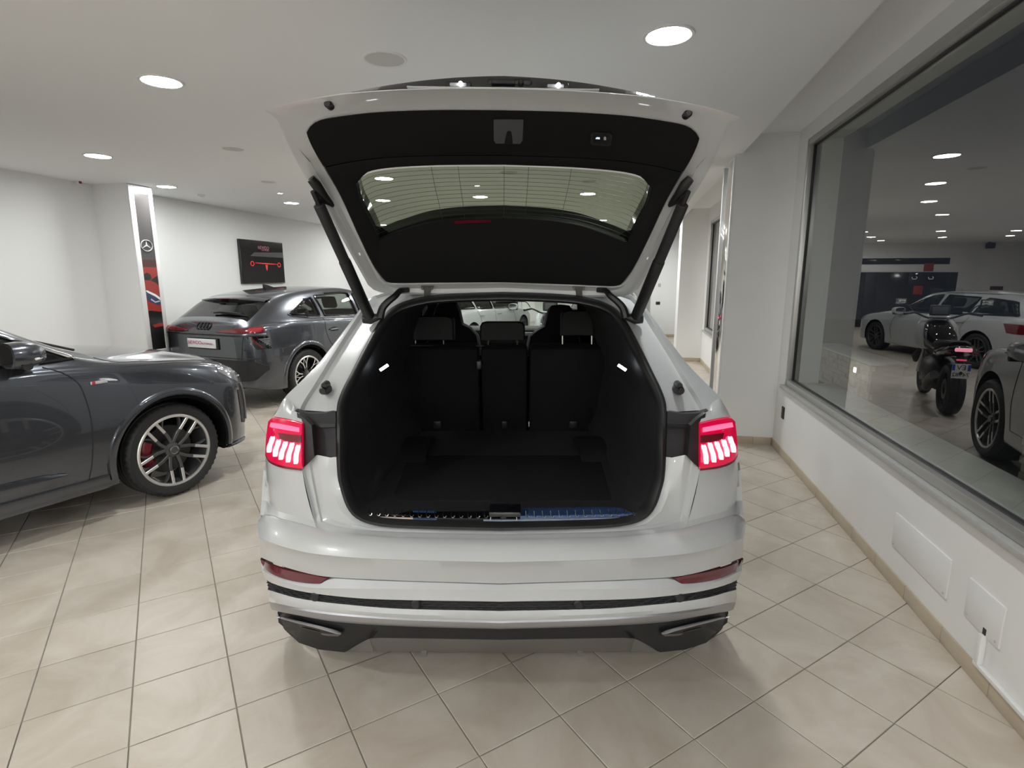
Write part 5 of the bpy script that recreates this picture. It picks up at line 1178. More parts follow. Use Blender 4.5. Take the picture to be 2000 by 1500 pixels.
for z in np.linspace(.40, .80, 5): rows.append([(x, 2.232 - .05*(x/.4)**2, z) for x in np.linspace(-.40, .40, 12)])
mb.grid(rows); mb.out('front_grille', M['black'], g1, 40)
# wiper at the cowl
mb = MB(); mb.tube([B1_.top(.92, .55, .02), B1_.top(.84, .2, .022), B1_.top(.80, -.3, .022)], .009, 6); mb.out('wiper', M['black'], g1, 40)

# ------------------------------------------------------------------ grey coupe shaped car behind it, seen from its right rear corner
H2 = math.radians(23)
g2 = thing('car', 'grey metallic car with roof fin and red tail lamps behind the nearer grey car', 'car', (-3.18, 9.31, 0), -H2)
T = dict(ws=[(-2.26,.60),(-2.22,.74),(-2.14,.83),(-2.0,.89),(-1.8,.925),(-1.34,.935),(-.5,.915),(.8,.92),(1.34,.93),(1.8,.90),(2.05,.80),(2.2,.62),(2.26,.4)],
  zs=[(-2.26,.32),(-2.1,.27),(-1.8,.23),(0,.22),(1.8,.24),(2.26,.35)], zw=[(-2.26,.66),(-1.34,.70),(0,.62),(2.26,.6)],
  zb=[(-2.26,.97),(-2.22,1.03),(-2.12,1.085),(-1.9,1.12),(-1.5,1.135),(-1.0,1.12),(0,1.08),(.8,1.05),(1.4,1.0),(2.0,.90),(2.2,.80),(2.26,.7)],
  wb=[(-2.26,.54),(-2.22,.66),(-2.12,.76),(-1.9,.82),(-1.5,.86),(0,.865),(.8,.85),(1.4,.80),(2.0,.66),(2.26,.34)],
  zr=[(-2.26,.99),(-2.22,1.05),(-2.16,1.10),(-2.05,1.165),(-1.9,1.26),(-1.72,1.37),(-1.55,1.43),(-1.0,1.50),(-.3,1.525),(.1,1.47),(.8,1.12),(1.0,1.08),(1.4,1.03),(2.0,.92),(2.2,.82),(2.26,.72)],
  wr=[(-2.26,.46),(-2.22,.58),(-2.16,.64),(-2.05,.67),(-1.9,.665),(-1.72,.645),(-1.55,.625),(-1.0,.615),(-.3,.62),(.1,.66),(.8,.74),(1.4,.68),(2.0,.54),(2.26,.26)],
  zc=[(-2.26,1.0),(-2.22,1.07),(-2.17,1.135),(-2.10,1.19),(-1.9,1.32),(-1.72,1.43),(-1.62,1.475),(-1.0,1.545),(-.4,1.575),(0,1.55),(.8,1.17),(1.0,1.12),(1.4,1.08),(2.0,.97),(2.2,.85),(2.26,.74)])
B2_ = Body(T, -2.26, 2.26, .028, 4)
w2 = [[(-1.53,1.215),(-1.40,1.27),(-1.15,1.385),(-.98,1.43),(-.98,1.165)], [(-.88,1.16),(-.90,1.445),(-.35,1.47),(-.15,1.465),(-.15,1.13)], [(-.06,1.13),(-.06,1.46),(.10,1.43),(.62,1.17),(.66,1.11)]]
regs = [('side_window*', M['glass_car'], lambda y, z, k, sx: 6 < k < 8.05 and any(in_poly(y, z, w) for w in w2)),
  ('rear_window', M['glass_dark'], lambda y, z, k, sx: k > 8.2 and -2.09 < y < -1.70), ('windscreen', M['glass_clear'], lambda y, z, k, sx: k > 8.3 and .05 < y < .84),
  ('tailgate', M['grey'], lambda y, z, k, sx: k > 6.3 and y < -1.70), ('roof', M['grey'], lambda y, z, k, sx: k > 8.3 and y < .1), ('bonnet', M['grey'], lambda y, z, k, sx: k > 6.6 and y > .8),
  ('front_door*', M['grey'], lambda y, z, k, sx: -.12 < y < .85 and k < 6.3 and z > .36), ('rear_door*', M['grey'], lambda y, z, k, sx: -.98 < y < -.1 and k < 6.3 and z > .36),
  ('rear_bumper*', M['grey'], lambda y, z, k, sx: y < -1.78 and z < .80), ('rear_quarter*', M['grey'], lambda y, z, k, sx: y < -.9), ('front_wing*', M['grey'], lambda y, z, k, sx: y > .8), ('side_frame*', M['grey'], lambda y, z, k, sx: True)]
B2_.build(g2, M['grey'], regs, wheels=((1.34,.36),(-1.34,.36)), ra=.425)
for wy in (1.34, -1.34):
    for sx in (1, -1): wheel(g2, (sx*.79, wy, .36), r=.36, rim=.265, w=.24, style='vee', sx=sx, rot=.3)
mirrors(g2, B2_, .52, 1.12, M['grey']); seats(g2, .15, -.75, .66)
for wy in (1.34, -1.34):
    for sx in (1, -1):
        a = np.linspace(-.12, math.pi + .12, 34); rows = []
        for rr_, of in ((.425, -.004), (.429, .010), (.45, .014), (.475, .010), (.482, .000)):
            rows.append(np.array([B2_.side(wy + rr_*math.cos(t), max(.36 + rr_*math.sin(t), .24), sx, of) for t in a]))
        mb = MB(); mb.grid(rows if sx < 0 else [r[::-1] for r in rows]); mb.out('arch_moulding', M['grey'], g2, 50)
for s_ in w2:
    for sx in (1, -1):
        q = [B2_.side(y, z, sx, .004) for y, z in resample(s_ + s_[:1], 50, False)]; mb = MB(); mb.tube(q, .013, 5); mb.out('window_frame', M['blackgloss'], g2, 40)
for sx in (1, -1):
    mb = MB(); mb.tube([B2_.side(y, z, sx, .010) for y, z in resample([(.66,1.095),(-.9,1.135),(-1.48,1.19),(-1.56,1.215),(-1.44,1.28),(-1.25,1.36)], 40)], .006, 5); mb.out('window_strip', M['chrome'], g2, 40)
    # door handle in its dished recess
    B2_.panel(g2, 'handle_recess', [(-.86,.975),(-.78,.99),(-.68,.975)], [(-.86,.935),(-.78,.925),(-.68,.935)], M['black'], sx=sx, off=.003, n=10)
    mb = MB(); mb.tube([B2_.side(y, .957, sx, .016) for y in np.linspace(-.88, -.66, 8)], [.006, .011, .012, .012, .012, .012, .011, .006], 8); mb.out('door_handle', M['grey'], g2, 40)
B2_.gap(g2, [(-.94,1.14),(-.955,.98),(-.90,.80),(-.72,.60),(-.62,.40)], r=.004); B2_.gap(g2, [(-.10,.38),(-.10,.8),(-.10,1.10)]); B2_.gap(g2, [(-1.42,1.06),(-1.20,1.07),(-1.19,.92),(-1.42,.915),(-1.42,1.06)], r=.002, n=60)
# rear face features are laid on the bowed back panel
def RBACK(x, z):
    """y of the rear skin for |x|, z"""
    lo, hi = -2.26, -1.2
    x = min(abs(x), .98 * float(np.interp(z, [.3, .7, .95, 1.03, 1.07, 1.10, 1.2, 1.5], [.90, .925, .895, .868, .856, .83, .74, .6])))
    for _ in range(26):
        m = (lo + hi) / 2; p = np.array(B2_.prof(m)); zz = np.maximum.accumulate(p[:, 1])
        ok = zz[-1] > z and zz[0] < z and float(np.interp(z, zz, p[:, 0])) > x
        if ok: hi = m
        else: lo = m
    return hi
def rear(x, z, off=.004):
    y = RBACK(x, z); p = np.array(B2_.prof(y)); w = float(np.interp(z, np.maximum.accumulate(p[:, 1]), p[:, 0]))
    return np.array([math.copysign(min(abs(x), w + .004), x), y - off, z])
def rpatch(nm, top, bot, m, n=20, off=.006, rows=4, par=g2, sm=True, bulge=0.0):
    a, b = resample(top, n, sm), resample(bot, n, sm); R = [np.array([rear(x, z, -.02) for x, z in a])]
    for k in np.linspace(0, 1, rows): R.append(np.array([rear(x, z, off + bulge*4*k*(1-k)) for x, z in a*(1-k) + b*k]))
    R.append(np.array([rear(x, z, -.02) for x, z in b])); mb = MB(); mb.grid(R); return mb.out(nm, m, par, 50)
for sx in (1, -1):
    tl = rpatch('tail_light', [(sx*.26,1.022),(sx*.45,1.050),(sx*.68,1.072),(sx*.82,1.09),(sx*.90,1.088),(sx*.918,1.075)], [(sx*.26,1.018),(sx*.45,1.012),(sx*.68,1.010),(sx*.82,1.012),(sx*.88,1.03),(sx*.918,1.070)], M['redlens'], off=.010, n=28)
    rpatch('lit_segment', [(sx*.745,1.070),(sx*.82,1.078),(sx*.885,1.072)], [(sx*.745,1.022),(sx*.82,1.022),(sx*.86,1.035)], mat('bright_red_lens', (.45,.02,.035), .25, coat=1.0), off=.014, par=tl, n=12)
    rpatch('lit_segment', [(sx*.50,1.045),(sx*.60,1.055),(sx*.70,1.062)], [(sx*.50,1.020),(sx*.60,1.020),(sx*.70,1.020)], M['redlens'], off=.014, par=tl, n=12)
    ll = rpatch('lower_lamp', [(sx*.74,.965),(sx*.82,.965),(sx*.905,.965)], [(sx*.83,.80),(sx*.87,.80),(sx*.918,.80)], M['blackgloss'], off=.008, sm=False)
    rpatch('lamp_streak', [(sx*.78,.945),(sx*.80,.945)], [(sx*.855,.82),(sx*.868,.82)], M['redlens'], off=.012, par=ll, n=4)
    for k in range(7):
        z = .83 + .017*k; mb = MB(); mb.tube([rear(sx*(x), z, .011) for x in np.linspace(.895 - .010*k, .912, 4)], .0025, 4); mb.out('lamp_rib', M['lightgrey'], ll, None)
    ex = rpatch('rear_intake', [(sx*.20,.66),(sx*.60,.66),(sx*.80,.645),(sx*.885,.58)], [(sx*.20,.40),(sx*.60,.39),(sx*.78,.40),(sx*.885,.53)], M['black'], off=.010, n=24, rows=6)
mb = MB(); mb.tube([rear(x, .990, .006) for x in np.linspace(-.90, .90, 50)], .010, 6); mb.out('light_bar_edge', M['grey'], g2, 40)
mb = MB(); mb.tube([rear(x, .972, .002) for x in np.linspace(-.88, .88, 50)], .008, 6); mb.out('tail_gap', M['rubber'], g2, 40)
mb = MB(); mb.tube([rear(x, .685, .001) for x in np.linspace(-.86, .86, 50)], .006, 6); mb.out('bumper_gap', M['rubber'], g2, 40)
for sx in (1, -1):
    mb = MB(); mb.tube([rear(sx*x, z, .001) for x, z in resample([(.70,.97),(.68,.80),(.66,.65)], 14)], .004, 5); mb.out('tailgate_gap', M['rubber'], g2, 40)
rpatch('centre_intake', [(-.22,.66),(0,.66),(.22,.66)], [(-.22,.40),(0,.40),(.22,.40)], M['black'], off=.010, n=10)
# rings emblem
mb = MB()
for k in range(4):
    cx = (k - 1.5) * .058; mb.tube([rear(cx + .040*math.cos(t), 1.085 + .040*math.sin(t), .008) for t in np.linspace(0, 2*math.pi, 25)], .0075, 6, False)
mb.out('rings_emblem', M['black'], g2, 40)
# number plate with dealer lettering in a holder
py_ = RBACK(0, .86)
mb = MB(); mb.box((.03, py_ - .010, .858), (.55, .016, .145), None, .005); ph = mb.out('plate_holder', M['black'], g2, 40)
mb = MB(); mb.box((.015, py_ - .024, .862), (.52, .012, .118), None, .004); np_ = mb.out('number_plate', M['plate'], g2, 40)
RP = np.array([[1, 0, 0], [0, 0, -1], [0, 1, 0]])
text('plate_lettering', 'NEWDO', .066, M['mag'], np_, (-.105, py_ - .032, .868), RP, .0006); text('plate_lettering', 'AUTOMOBILI', .036, M['mag'], np_, (.128, py_ - .032, .858), RP, .0006)
text('plate_lettering', 'www.', .018, M['mag'], np_, (-.224, py_ - .032, .855), RP, .0006); text('plate_lettering', '.it', .018, M['mag'], np_, (.248, py_ - .032, .856), RP, .0006)
mb = MB(); mb.box((.015, py_ - .028, .812), (.46, .010, .014), None, .003); mb.out('plate_rim', M['plastic_white'], np_, 40)
# spoiler, its dark underside, wiper, roof fin
def sprow(dy, dz, w): return [(x, -1.80 + dy + .10*(abs(x)/.62)**2, 1.44 + dz - .035*(abs(x)/.62)**2) for x in np.linspace(-w, w, 22)]
mb = MB(); mb.grid([sprow(.30, .038, .56), sprow(.06, .016, .60), sprow(-.03, -.006, .60), sprow(-.03, -.022, .60)]); spo = mb.out('roof_spoiler', M['grey'], g2, 40)
mb = MB(); mb.grid([sprow(-.028, -.022, .59), sprow(.0, -.07, .57), sprow(.14, -.085, .54)]); mb.out('spoiler_underside', M['blackgloss'], spo, 40)
mb = MB(); mb.tube([(x, -1.832 + .10*(abs(x)/.62)**2, 1.424 - .035*(abs(x)/.62)**2) for x in np.linspace(-.2, .2, 9)], .007, 5); mb.out('high_brake_light', M['redrefl'], spo, 40)
mb = MB(); P = [B2_.top(-2.06, .02, .028), B2_.top(-2.05, .15, .036), B2_.top(-2.05, .30, .036), B2_.top(-2.04, .50, .032)]; mb.tube(P, [.011, .013, .011, .006], 8); wi = mb.out('rear_wiper', M['black'], g2, 40)
mb = MB(); mb.tube([B2_.top(-2.045, .12, .018), B2_.top(-2.035, .60, .020)], .007, 6); mb.out('wiper_blade', M['rubber'], wi, 40)
zt = B2_.top(-1.05, 0)[2]; mb = MB()
mb.add([(-.035, -1.16, zt-.01), (.035, -1.16, zt-.01), (.035, -.93, zt), (-.035, -.93, zt), (-.006, -1.19, zt+.072), (.006, -1.19, zt+.072), (.006, -1.11, zt+.058), (-.006, -1.11, zt+.058)], [(0,1,5,4),(1,2,6,5),(2,3,7,6),(3,0,4,7),(4,5,6,7)]); mb.out('roof_fin', M['blackgloss'], g2, 30)
mb = MB(); mb.box((0, -2.06, .29), (1.0, .10, .07), None, .02); mb.out('tow_panel', M['black'], g2, 40)
# ------------------------------------------------------------------ far half of the room, seen in the window glass and through the white car
MO = ORG.copy(); _d = np.dot(MO[:2] - WB, WN) - 0.04; MO[:2] -= 2 * _d * WN
def mray(px, py): r = ray(px, py).copy(); r[:2] -= 2 * np.dot(r[:2], WN) * WN; return r
def on_far(px, py, s=SE):      # where the mirrored sight line meets the far wall
    r = mray(px, py); k = (np.dot(WB, WD) + s - np.dot(MO[:2], WD)) / np.dot(r[:2], WD); return st(MO + r * k)
def far_box(nm, p0, p1, m, d0, d1, parent=None, bev=.004):
    a, b = on_far(*p0), on_far(*p1); mb = MB(); t0, t1 = sorted((a[0], b[0])); z0, z1 = sorted((a[2], b[2])); rbox(mb, t0, t1, SE - d1, SE - d0, max(z0, 0), z1, bev)
    return mb.out(nm, m, parent, 30)
dr = structure(bpy.data.objects.new('door_1', None)); COL.objects.link(dr)
M['nightpane'] = mat('night_glass', (0.02, 0.021, 0.023), .12)
far_box('door_frame', (1640, 500), (1884, 700), M['plastic_white'], 0.0, .05, dr)
far_box('transom_pane', (1645, 505), (1853, 516), M['nightpane'], .05, .056, dr)
far_box('door_pane', (1645, 532), (1845, 700), M['nightpane'], .05, .056, dr)
far_box('door_beam', (1640, 517), (1856, 531), M['plastic_white'], .05, .075, dr)
far_box('door_mullion', (1690, 532), (1694, 700), M['black'], .055, .07, dr)
hs_ = far_box('door_hinge', (1852, 533), (1855, 541), M['black'], .05, .062, dr); far_box('door_hinge', (1850, 547), (1853, 553), M['black'], .05, .062, dr)
a = far_box('display_screen', (1773, 533), (1828, 557), M['screen'], .06, .11); tag(a, 'black screen with two lit headlamp shapes hung in the far glass door', 'screen')
for px in (1783, 1815):
    c = [on_far(px + dx, py) for dx, py in ((-5, 541), (-4, 545), (3, 545), (5, 542), (3, 540))]
    mb = MB(); mb.tube([rp(t, SE - .113, z) for t, s, z in c], .010, 5); mb.out('lit_shape', M['icon'], a, 40)
a = far_box('red_sign', (1803, 514), (1820, 530), M['bred'], .08, .09); tag(a, 'small red sign above the black screen in the far door', 'sign')
a = far_box('red_sign', (1783, 558), (1799, 575), M['bred'], .06, .07); tag(a, 'small red sign below the black screen in the far door', 'sign')
a = far_box('wall_plaque', (1934, 559), (1956, 576), M['bbrown'], 0, .03); tag(a, 'dark square plaque on the far wall above the white estate car', 'plaque')
q = on_far(1929, 478); t = thing('wall_camera', 'black box camera under the ceiling at the far wall', 'camera', tuple(rp(q[0], SE - .12, q[2] - .08)))  # box speaker high on the far wall
mb = MB(); mb.box(rp(q[0], SE - .16, ZC - .12), (.16, .30, .18), RW, .03); mb.out('camera_body', M['black'], t, 40, world_=True)
mb = MB(); mb.box(rp(q[0], SE - .08, ZC - .04), (.05, .06, .09), RW, .01); mb.out('camera_bracket', M['black'], t, 40, world_=True)

# ---- white estate car across the room
H3 = math.radians(24); es = thing('car', 'white estate car across the showroom, mirrored in the large window', 'car', (-1.111, 14.131, 0), -H3)
T = dict(ws=[(-2.45,.55),(-2.38,.76),(-2.2,.87),(-1.45,.925),(0,.92),(1.45,.925),(2.0,.87),(2.3,.70),(2.45,.4)], zs=[(-2.45,.40),(-2.1,.28),(0,.20),(2.1,.22),(2.45,.34)], zw=[(-2.45,.7),(0,.6),(2.45,.58)],
  zb=[(-2.45,.88),(-2.3,.97),(-1.5,.99),(0,.96),(1.0,.93),(1.6,.88),(2.1,.80),(2.35,.70),(2.45,.60)], wb=[(-2.45,.50),(-2.3,.76),(-1.5,.85),(1.0,.83),(1.8,.75),(2.2,.62),(2.45,.34)],
  zr=[(-2.45,.90),(-2.36,1.02),(-2.1,1.25),(-1.85,1.34),(-.5,1.41),(.1,1.36),(.9,1.0),(1.2,.95),(1.8,.86),(2.3,.74),(2.45,.62)], wr=[(-2.45,.46),(-2.3,.66),(-1.85,.60),(-.5,.60),(.1,.63),(.9,.74),(1.8,.66),(2.45,.26)],
  zc=[(-2.45,.91),(-2.38,1.03),(-2.15,1.28),(-1.9,1.39),(-.6,1.46),(.1,1.42),(.9,1.04),(1.2,.99),(1.8,.91),(2.3,.78),(2.45,.63)])
B3_ = Body(T, -2.45, 2.45, .05, 3)
w3 = [[(-2.12,1.04),(-1.95,1.26),(-1.30,1.32),(-1.2,1.02)], [(-1.1,1.02),(-1.15,1.33),(-.35,1.36),(-.3,.99)], [(-.22,.99),(-.22,1.36),(.05,1.33),(.75,1.02),(.82,.96)]]
regs = [('side_window*', M['glass_car'], lambda y, z, k, sx: 6 < k < 8 and any(in_poly(y, z, w) for w in w3)), ('rear_window', M['glass_dark'], lambda y, z, k, sx: k > 8.2 and -2.36 < y < -2.0),
  ('windscreen', M['glass_clear'], lambda y, z, k, sx: k > 8.3 and .1 < y < .95), ('bonnet', M['white'], lambda y, z, k, sx: k > 6.5 and y > .9), ('tailgate', M['white'], lambda y, z, k, sx: k > 6.3 and y < -2.0),
  ('roof', M['white'], lambda y, z, k, sx: k > 8.3), ('front_wing*', M['white'], lambda y, z, k, sx: y > .85), ('front_door*', M['white'], lambda y, z, k, sx: y > -.26 and k < 6.3 and z > .34), ('rear_door*', M['white'], lambda y, z, k, sx: y > -1.2 and k < 6.3 and z > .34),
  ('rear_quarter*', M['white'], lambda y, z, k, sx: y < -1.1), ('side_frame*', M['white'], lambda y, z, k, sx: True)]
B3_.build(es, M['white'], regs, wheels=((1.45,.34),(-1.45,.34)), ra=.39)
for wy in (1.45, -1.45):
    for sx in (1, -1): wheel(es, (sx*.79, wy, .34), r=.34, rim=.25, w=.24, style='dark', sx=sx)
mirrors(es, B3_, .62, .98, M['white']); seats(es, .1, -.85, .55)
for s_ in w3:
    for sx in (1, -1): mb = MB(); mb.tube([B3_.side(y, z, sx, .004) for y, z in resample(s_ + s_[:1], 40, False)], .014, 5); mb.out('window_frame', M['blackgloss'], es, 40)
for sx in (1, -1):
    B3_.panel(es, 'headlamp', [(1.95,.80),(2.12,.77),(2.3,.71)], [(2.0,.70),(2.14,.66),(2.3,.61)], M['headlens'], sx=sx, off=.008); B3_.panel(es, 'lamp_housing', [(1.95,.80),(2.12,.77),(2.3,.71)], [(2.0,.70),(2.14,.66),(2.3,.61)], M['steel'], sx=sx, off=.002)
    B3_.panel(es, 'tail_light', [(-1.95,.90),(-2.2,.90),(-2.36,.88)], [(-2.05,.74),(-2.2,.73),(-2.36,.73)], M['redlens'], sx=sx, off=.008)
    mb = MB(); mb.tube([B3_.side(y, 1.375, sx, -.02) + np.array([0, 0, .035]) for y in np.linspace(-1.9, -.2, 12)], .012, 6); mb.out('roof_rail', M['alu'], es, 40)
    for y in (-.55, .45 - .95): pass
    for y in (-.05, -1.0): mb = MB(); mb.tube([B3_.side(y + d, .86, sx, .018) for d in np.linspace(-.11, .11, 6)], .012, 6); mb.out('door_handle', M['white'], es, 40)
B3_.gap(es, [(.85,.34),(.90,.6),(.80,.93)]); B3_.gap(es, [(-.26,.34),(-.26,.95)]); B3_.gap(es, [(-1.15,.55),(-1.05,.7),(-1.2,.97)])
mb = MB(); mb.grid([[(x, 2.44 - .12*(x/.5)**2, z) for x in np.linspace(-.45, .45, 10)] for z in (.36, .5, .66)]); mb.out('front_grille', M['black'], es, 40)

# ---- dark saloon at the far right, its tail mirrored at the left of the window
H4 = math.radians(14); f4 = np.array([math.sin(H4), math.cos(H4)]); r4 = np.array([f4[1], -f4[0]]); L4_ = np.array([1.14, 12.5]) + r4 * .88 + f4 * 2.40
sd = thing('car', 'black saloon car with red tail lamps mirrored beside the window pillar', 'car', (L4_[0], L4_[1], 0), -H4)
T = dict(T); T['zb'] = [(-2.45,.84),(-2.36,.97),(-1.5,1.0),(0,.96),(1.0,.93),(1.6,.88),(2.1,.80),(2.35,.70),(2.45,.60)]
T['zr'] = [(-2.45,.86),(-2.36,1.0),(-2.1,1.04),(-1.75,1.10),(-1.1,1.33),(-.5,1.39),(.1,1.34),(.9,1.0),(1.2,.95),(1.8,.86),(2.3,.74),(2.45,.62)]
T['zc'] = [(-2.45,.87),(-2.36,1.02),(-2.1,1.07),(-1.75,1.13),(-1.1,1.38),(-.5,1.45),(.1,1.40),(.9,1.04),(1.2,.99),(1.8,.91),(2.3,.78),(2.45,.63)]
B4_ = Body(T, -2.45, 2.45, .05, 3); w4 = [[(-1.55,1.04),(-1.1,1.25),(-.35,1.34),(-.3,1.0)], [(-.22,1.0),(-.22,1.34),(.05,1.31),(.75,1.02),(.82,.97)]]
regs = [('side_window*', M['glass_dark'], lambda y, z, k, sx: 6 < k < 8 and any(in_poly(y, z, w) for w in w4)), ('rear_window', M['glass_dark'], lambda y, z, k, sx: k > 8.2 and -1.7 < y < -1.12), ('windscreen', M['glass_clear'], lambda y, z, k, sx: k > 8.3 and .1 < y < .95),
  ('bonnet', M['dark'], lambda y, z, k, sx: k > 6.5 and y > .9), ('boot_lid', M['dark'], lambda y, z, k, sx: k > 6.3 and y < -1.7), ('roof', M['dark'], lambda y, z, k, sx: k > 8.3), ('front_door*', M['dark'], lambda y, z, k, sx: -.26 < y < .85 and k < 6.3), ('rear_door*', M['dark'], lambda y, z, k, sx: -1.2 < y < -.2 and k < 6.3), ('side_frame*', M['dark'], lambda y, z, k, sx: True)]
B4_.build(sd, M['dark'], regs, wheels=((1.45,.34),(-1.45,.34)), ra=.39)
for wy in (1.45, -1.45):
    for sx in (1, -1): wheel(sd, (sx*.79, wy, .34), r=.34, rim=.25, w=.24, style='dark', sx=sx)
def rear4(x, z, off=.006): 
    lo, hi = -2.45, -1.6; x_ = abs(x)
    for _ in range(24):
        m = (lo + hi)/2; p = np.array(B4_.prof(m)); zz = np.maximum.accumulate(p[:, 1])
        if zz[-1] > z and float(np.interp(z, zz, p[:, 0])) > x_: hi = m
        else: lo = m
    return np.array([x, hi - off, z])
for sx in (1, -1):
    mb = MB(); mb.grid([[rear4(sx*x, z) for x in np.linspace(.30, .86, 14)] for z in (.90, .86, .80, .76)]); mb.out('tail_light', M['redlens'], sd, 50)
    mb = MB(); mb.grid([[rear4(sx*x, z, .012) for x in np.linspace(.34, .85, 14)] for z in (.86, .83)]); mb.out('light_bar', M['redbar'], sd, 50)
    for xx in (.50, .63): mb = MB(); mb.tube([rear4(sx*xx + .05*math.cos(t), .42 + .035*math.sin(t), .012) for t in np.linspace(0, 2*math.pi, 17)], .008, 6, False); mb.out('exhaust_tip', M['chrome'], sd, 40)
mb = MB(); mb.tube([rear4(x, .52, .004) for x in np.linspace(-.84, .84, 24)], .010, 6); mb.out('bumper_strip', M['chrome'], sd, 40)
mb = MB(); p = rear4(0, .72); mb.box((0, p[1] - .004, .70), (.52, .016, .11), None, .004); mb.out('number_plate', M['plate'], sd, 40)
for k in range(4):
    mb = MB(); mb.tube([rear4((k-1.5)*.06 + .042*math.cos(t), .95 + .03*math.sin(t), .008) for t in np.linspace(0, 2*math.pi, 17)], .006, 5, False); mb.out('ring', M['chrome'], sd, 40)

# ---- motorcycle in front of the white car
bx = np.array([.69, 7.84]); bh = math.radians(-3.5); bf = np.array([math.sin(bh), math.cos(bh)])
mc = thing('motorcycle', 'black motorcycle with lit red tail lamp and clear windscreen mirrored in the window', 'motorcycle', (bx[0], bx[1], 0), -bh)
def bike_wheel(y, r, w):
    mb = MB(); n = 48; prof = [(r-.09, w*.42), (r-.05, w*.5), (r-.015, w*.38), (r, w*.10), (r-.006, w*.05), (r-.006, -w*.05), (r, -w*.10), (r-.015, -w*.38), (r-.05, -w*.5), (r-.09, -w*.42)]
    mb.lathe(prof, n, 'x', (0, y, r)); o = mb.out('wheel', M['tyre'], mc, 40)
    mb = MB(); mb.lathe([(r-.085, w*.40), (r-.11, w*.30), (r-.11, -w*.30), (r-.085, -w*.40)], 40, 'x', (0, y, r)); mb.out('rim', M['black'], o, 40)
    for k in range(5):
        a = 2*math.pi*k/5; mb = MB(); mb.tube([(0, y + .03*math.cos(a), r + .03*math.sin(a)), (0, y + (r-.10)*math.cos(a+.15), r + (r-.10)*math.sin(a+.15))], [.020, .013], 6); mb.out('spoke', M['black'], o, 40)
    mb = MB(); mb.lathe([(.0, .06), (.045, .05), (.045, -.05), (0, -.06)], 16, 'x', (0, y, r)); mb.out('hub', M['steel'], o, 40)
    mb = MB(); mb.lathe([(.07, .07), (.13, .07), (.13, .064), (.07, .064)], 30, 'x', (0, y, r), True); mb.out('brake_disc', M['steel'], o, 40)
bike_wheel(0, .32, .19); bike_wheel(1.50, .33, .13)
def sweep(nm, secs, m, n=14, par=mc, p=.75):
    """closed hull through sections (y, z centre, half width, half height)"""
    rows = []
    for (y, z, hx, hz) in secs:
        rows.append([(hx*np.sign(math.cos(t))*abs(math.cos(t))**p, y, z + hz*np.sign(math.sin(t))*abs(math.sin(t))**p) for t in np.linspace(0, 2*math.pi, n + 1)[:-1]])
    mb = MB(); mb.grid(rows, wrap=True); k = len(secs); mb.f += [tuple(range(n))[::-1], tuple(range((k-1)*n, k*n))]; return mb.out(nm, m, par, 45)
sweep('tank', [(.72,.80,.10,.06),(.80,.86,.17,.13),(1.0,.92,.19,.15),(1.15,.98,.17,.14),(1.22,.96,.08,.08)], M['blackgloss'])
sweep('saddle', [(-.10,.90,.09,.03),(.0,.89,.14,.05),(.35,.85,.15,.06),(.60,.82,.14,.06),(.78,.84,.08,.04)], M['leather'])
sweep('tail_fairing', [(-.30,.86,.05,.03),(-.22,.84,.12,.06),(.05,.80,.16,.07),(.4,.74,.16,.06),(.65,.70,.10,.05)], M['blackgloss'])
sweep('engine', [(.42,.42,.12,.12),(.50,.42,.18,.20),(.80,.44,.20,.22),(1.0,.46,.17,.18),(1.08,.46,.10,.10)], M['steel'])
sweep('front_fairing', [(1.05,.80,.16,.10),(1.18,.90,.26,.22),(1.32,1.02,.22,.18),(1.45,1.04,.09,.09)], M['white'])
sweep('front_mudguard', [(1.22,.58,.03,.02),(1.35,.67,.075,.03),(1.55,.69,.08,.03),(1.75,.62,.06,.03),(1.82,.52,.03,.02)], M['blackgloss'])
mb = MB()
for x in (-.10, .10): mb.tube([(x, 1.50, .33), (x, 1.28, .80), (x, 1.14, 1.14)], [.028, .026, .022], 8)
mb.out('front_fork', M['silver'], mc, 40)
mb = MB(); mb.tube([(0, 0, .32), (0, .30, .36), (0, .50, .40)], [.04, .05, .06], 8); mb.tube([(-.12, 0, .32), (-.13, .45, .38)], .028, 8); mb.out('swing_arm', M['black'], mc, 40)
mb = MB(); mb.tube(resample([(-.43, 1.00, 1.20), (-.33, 1.08, 1.22), (-.10, 1.16, 1.14), (.10, 1.16, 1.14), (.33, 1.08, 1.22), (.43, 1.00, 1.20)], 20), .013, 8); hb = mb.out('handlebar', M['black'], mc, 40)
for sx in (-1, 1):
    mb = MB(); mb.tube([(sx*.32, 1.085, 1.22), (sx*.44, .995, 1.20)], .019, 8); mb.out('grip', M['rubber'], hb, 40)
    mb = MB(); mb.tube(resample([(sx*.32, 1.09, 1.22), (sx*.38, 1.12, 1.31), (sx*.46, 1.10, 1.35)], 8), .007, 6); ms = mb.out('mirror_stem', M['black'], mc, 40)
    mb = MB(); mb.box((sx*.49, 1.08, 1.37), (.15, .03, .09), None, .014); mb.out('mirror_head', M['black'], ms, 40)
    mb = MB(); mb.box((sx*.49, 1.063, 1.37), (.12, .004, .066), None, .001); mb.out('mirror_glass', M['chrome'], ms, 40)
    mb = MB(); mb.box((sx*.13, -.22, .80), (.07, .03, .03), None, .010); mb.out('indicator', M['redrefl'], mc, 40)
    mb = MB(); mb.tube([(sx*.20, 1.02, .70), (sx*.22, 1.10, .60), (sx*.20, 1.2, .52)], [.03, .05, .03], 8); mb.out('radiator_cowl', M['black'], mc, 40)
rows = []
for k in np.linspace(0, 1, 6):
    rows.append([(x*(.20 + .06*math.sin(math.pi*k)), 1.36 - .20*k - .10*(x**2), 1.14 + .42*k) for x in np.linspace(-1, 1, 11)])
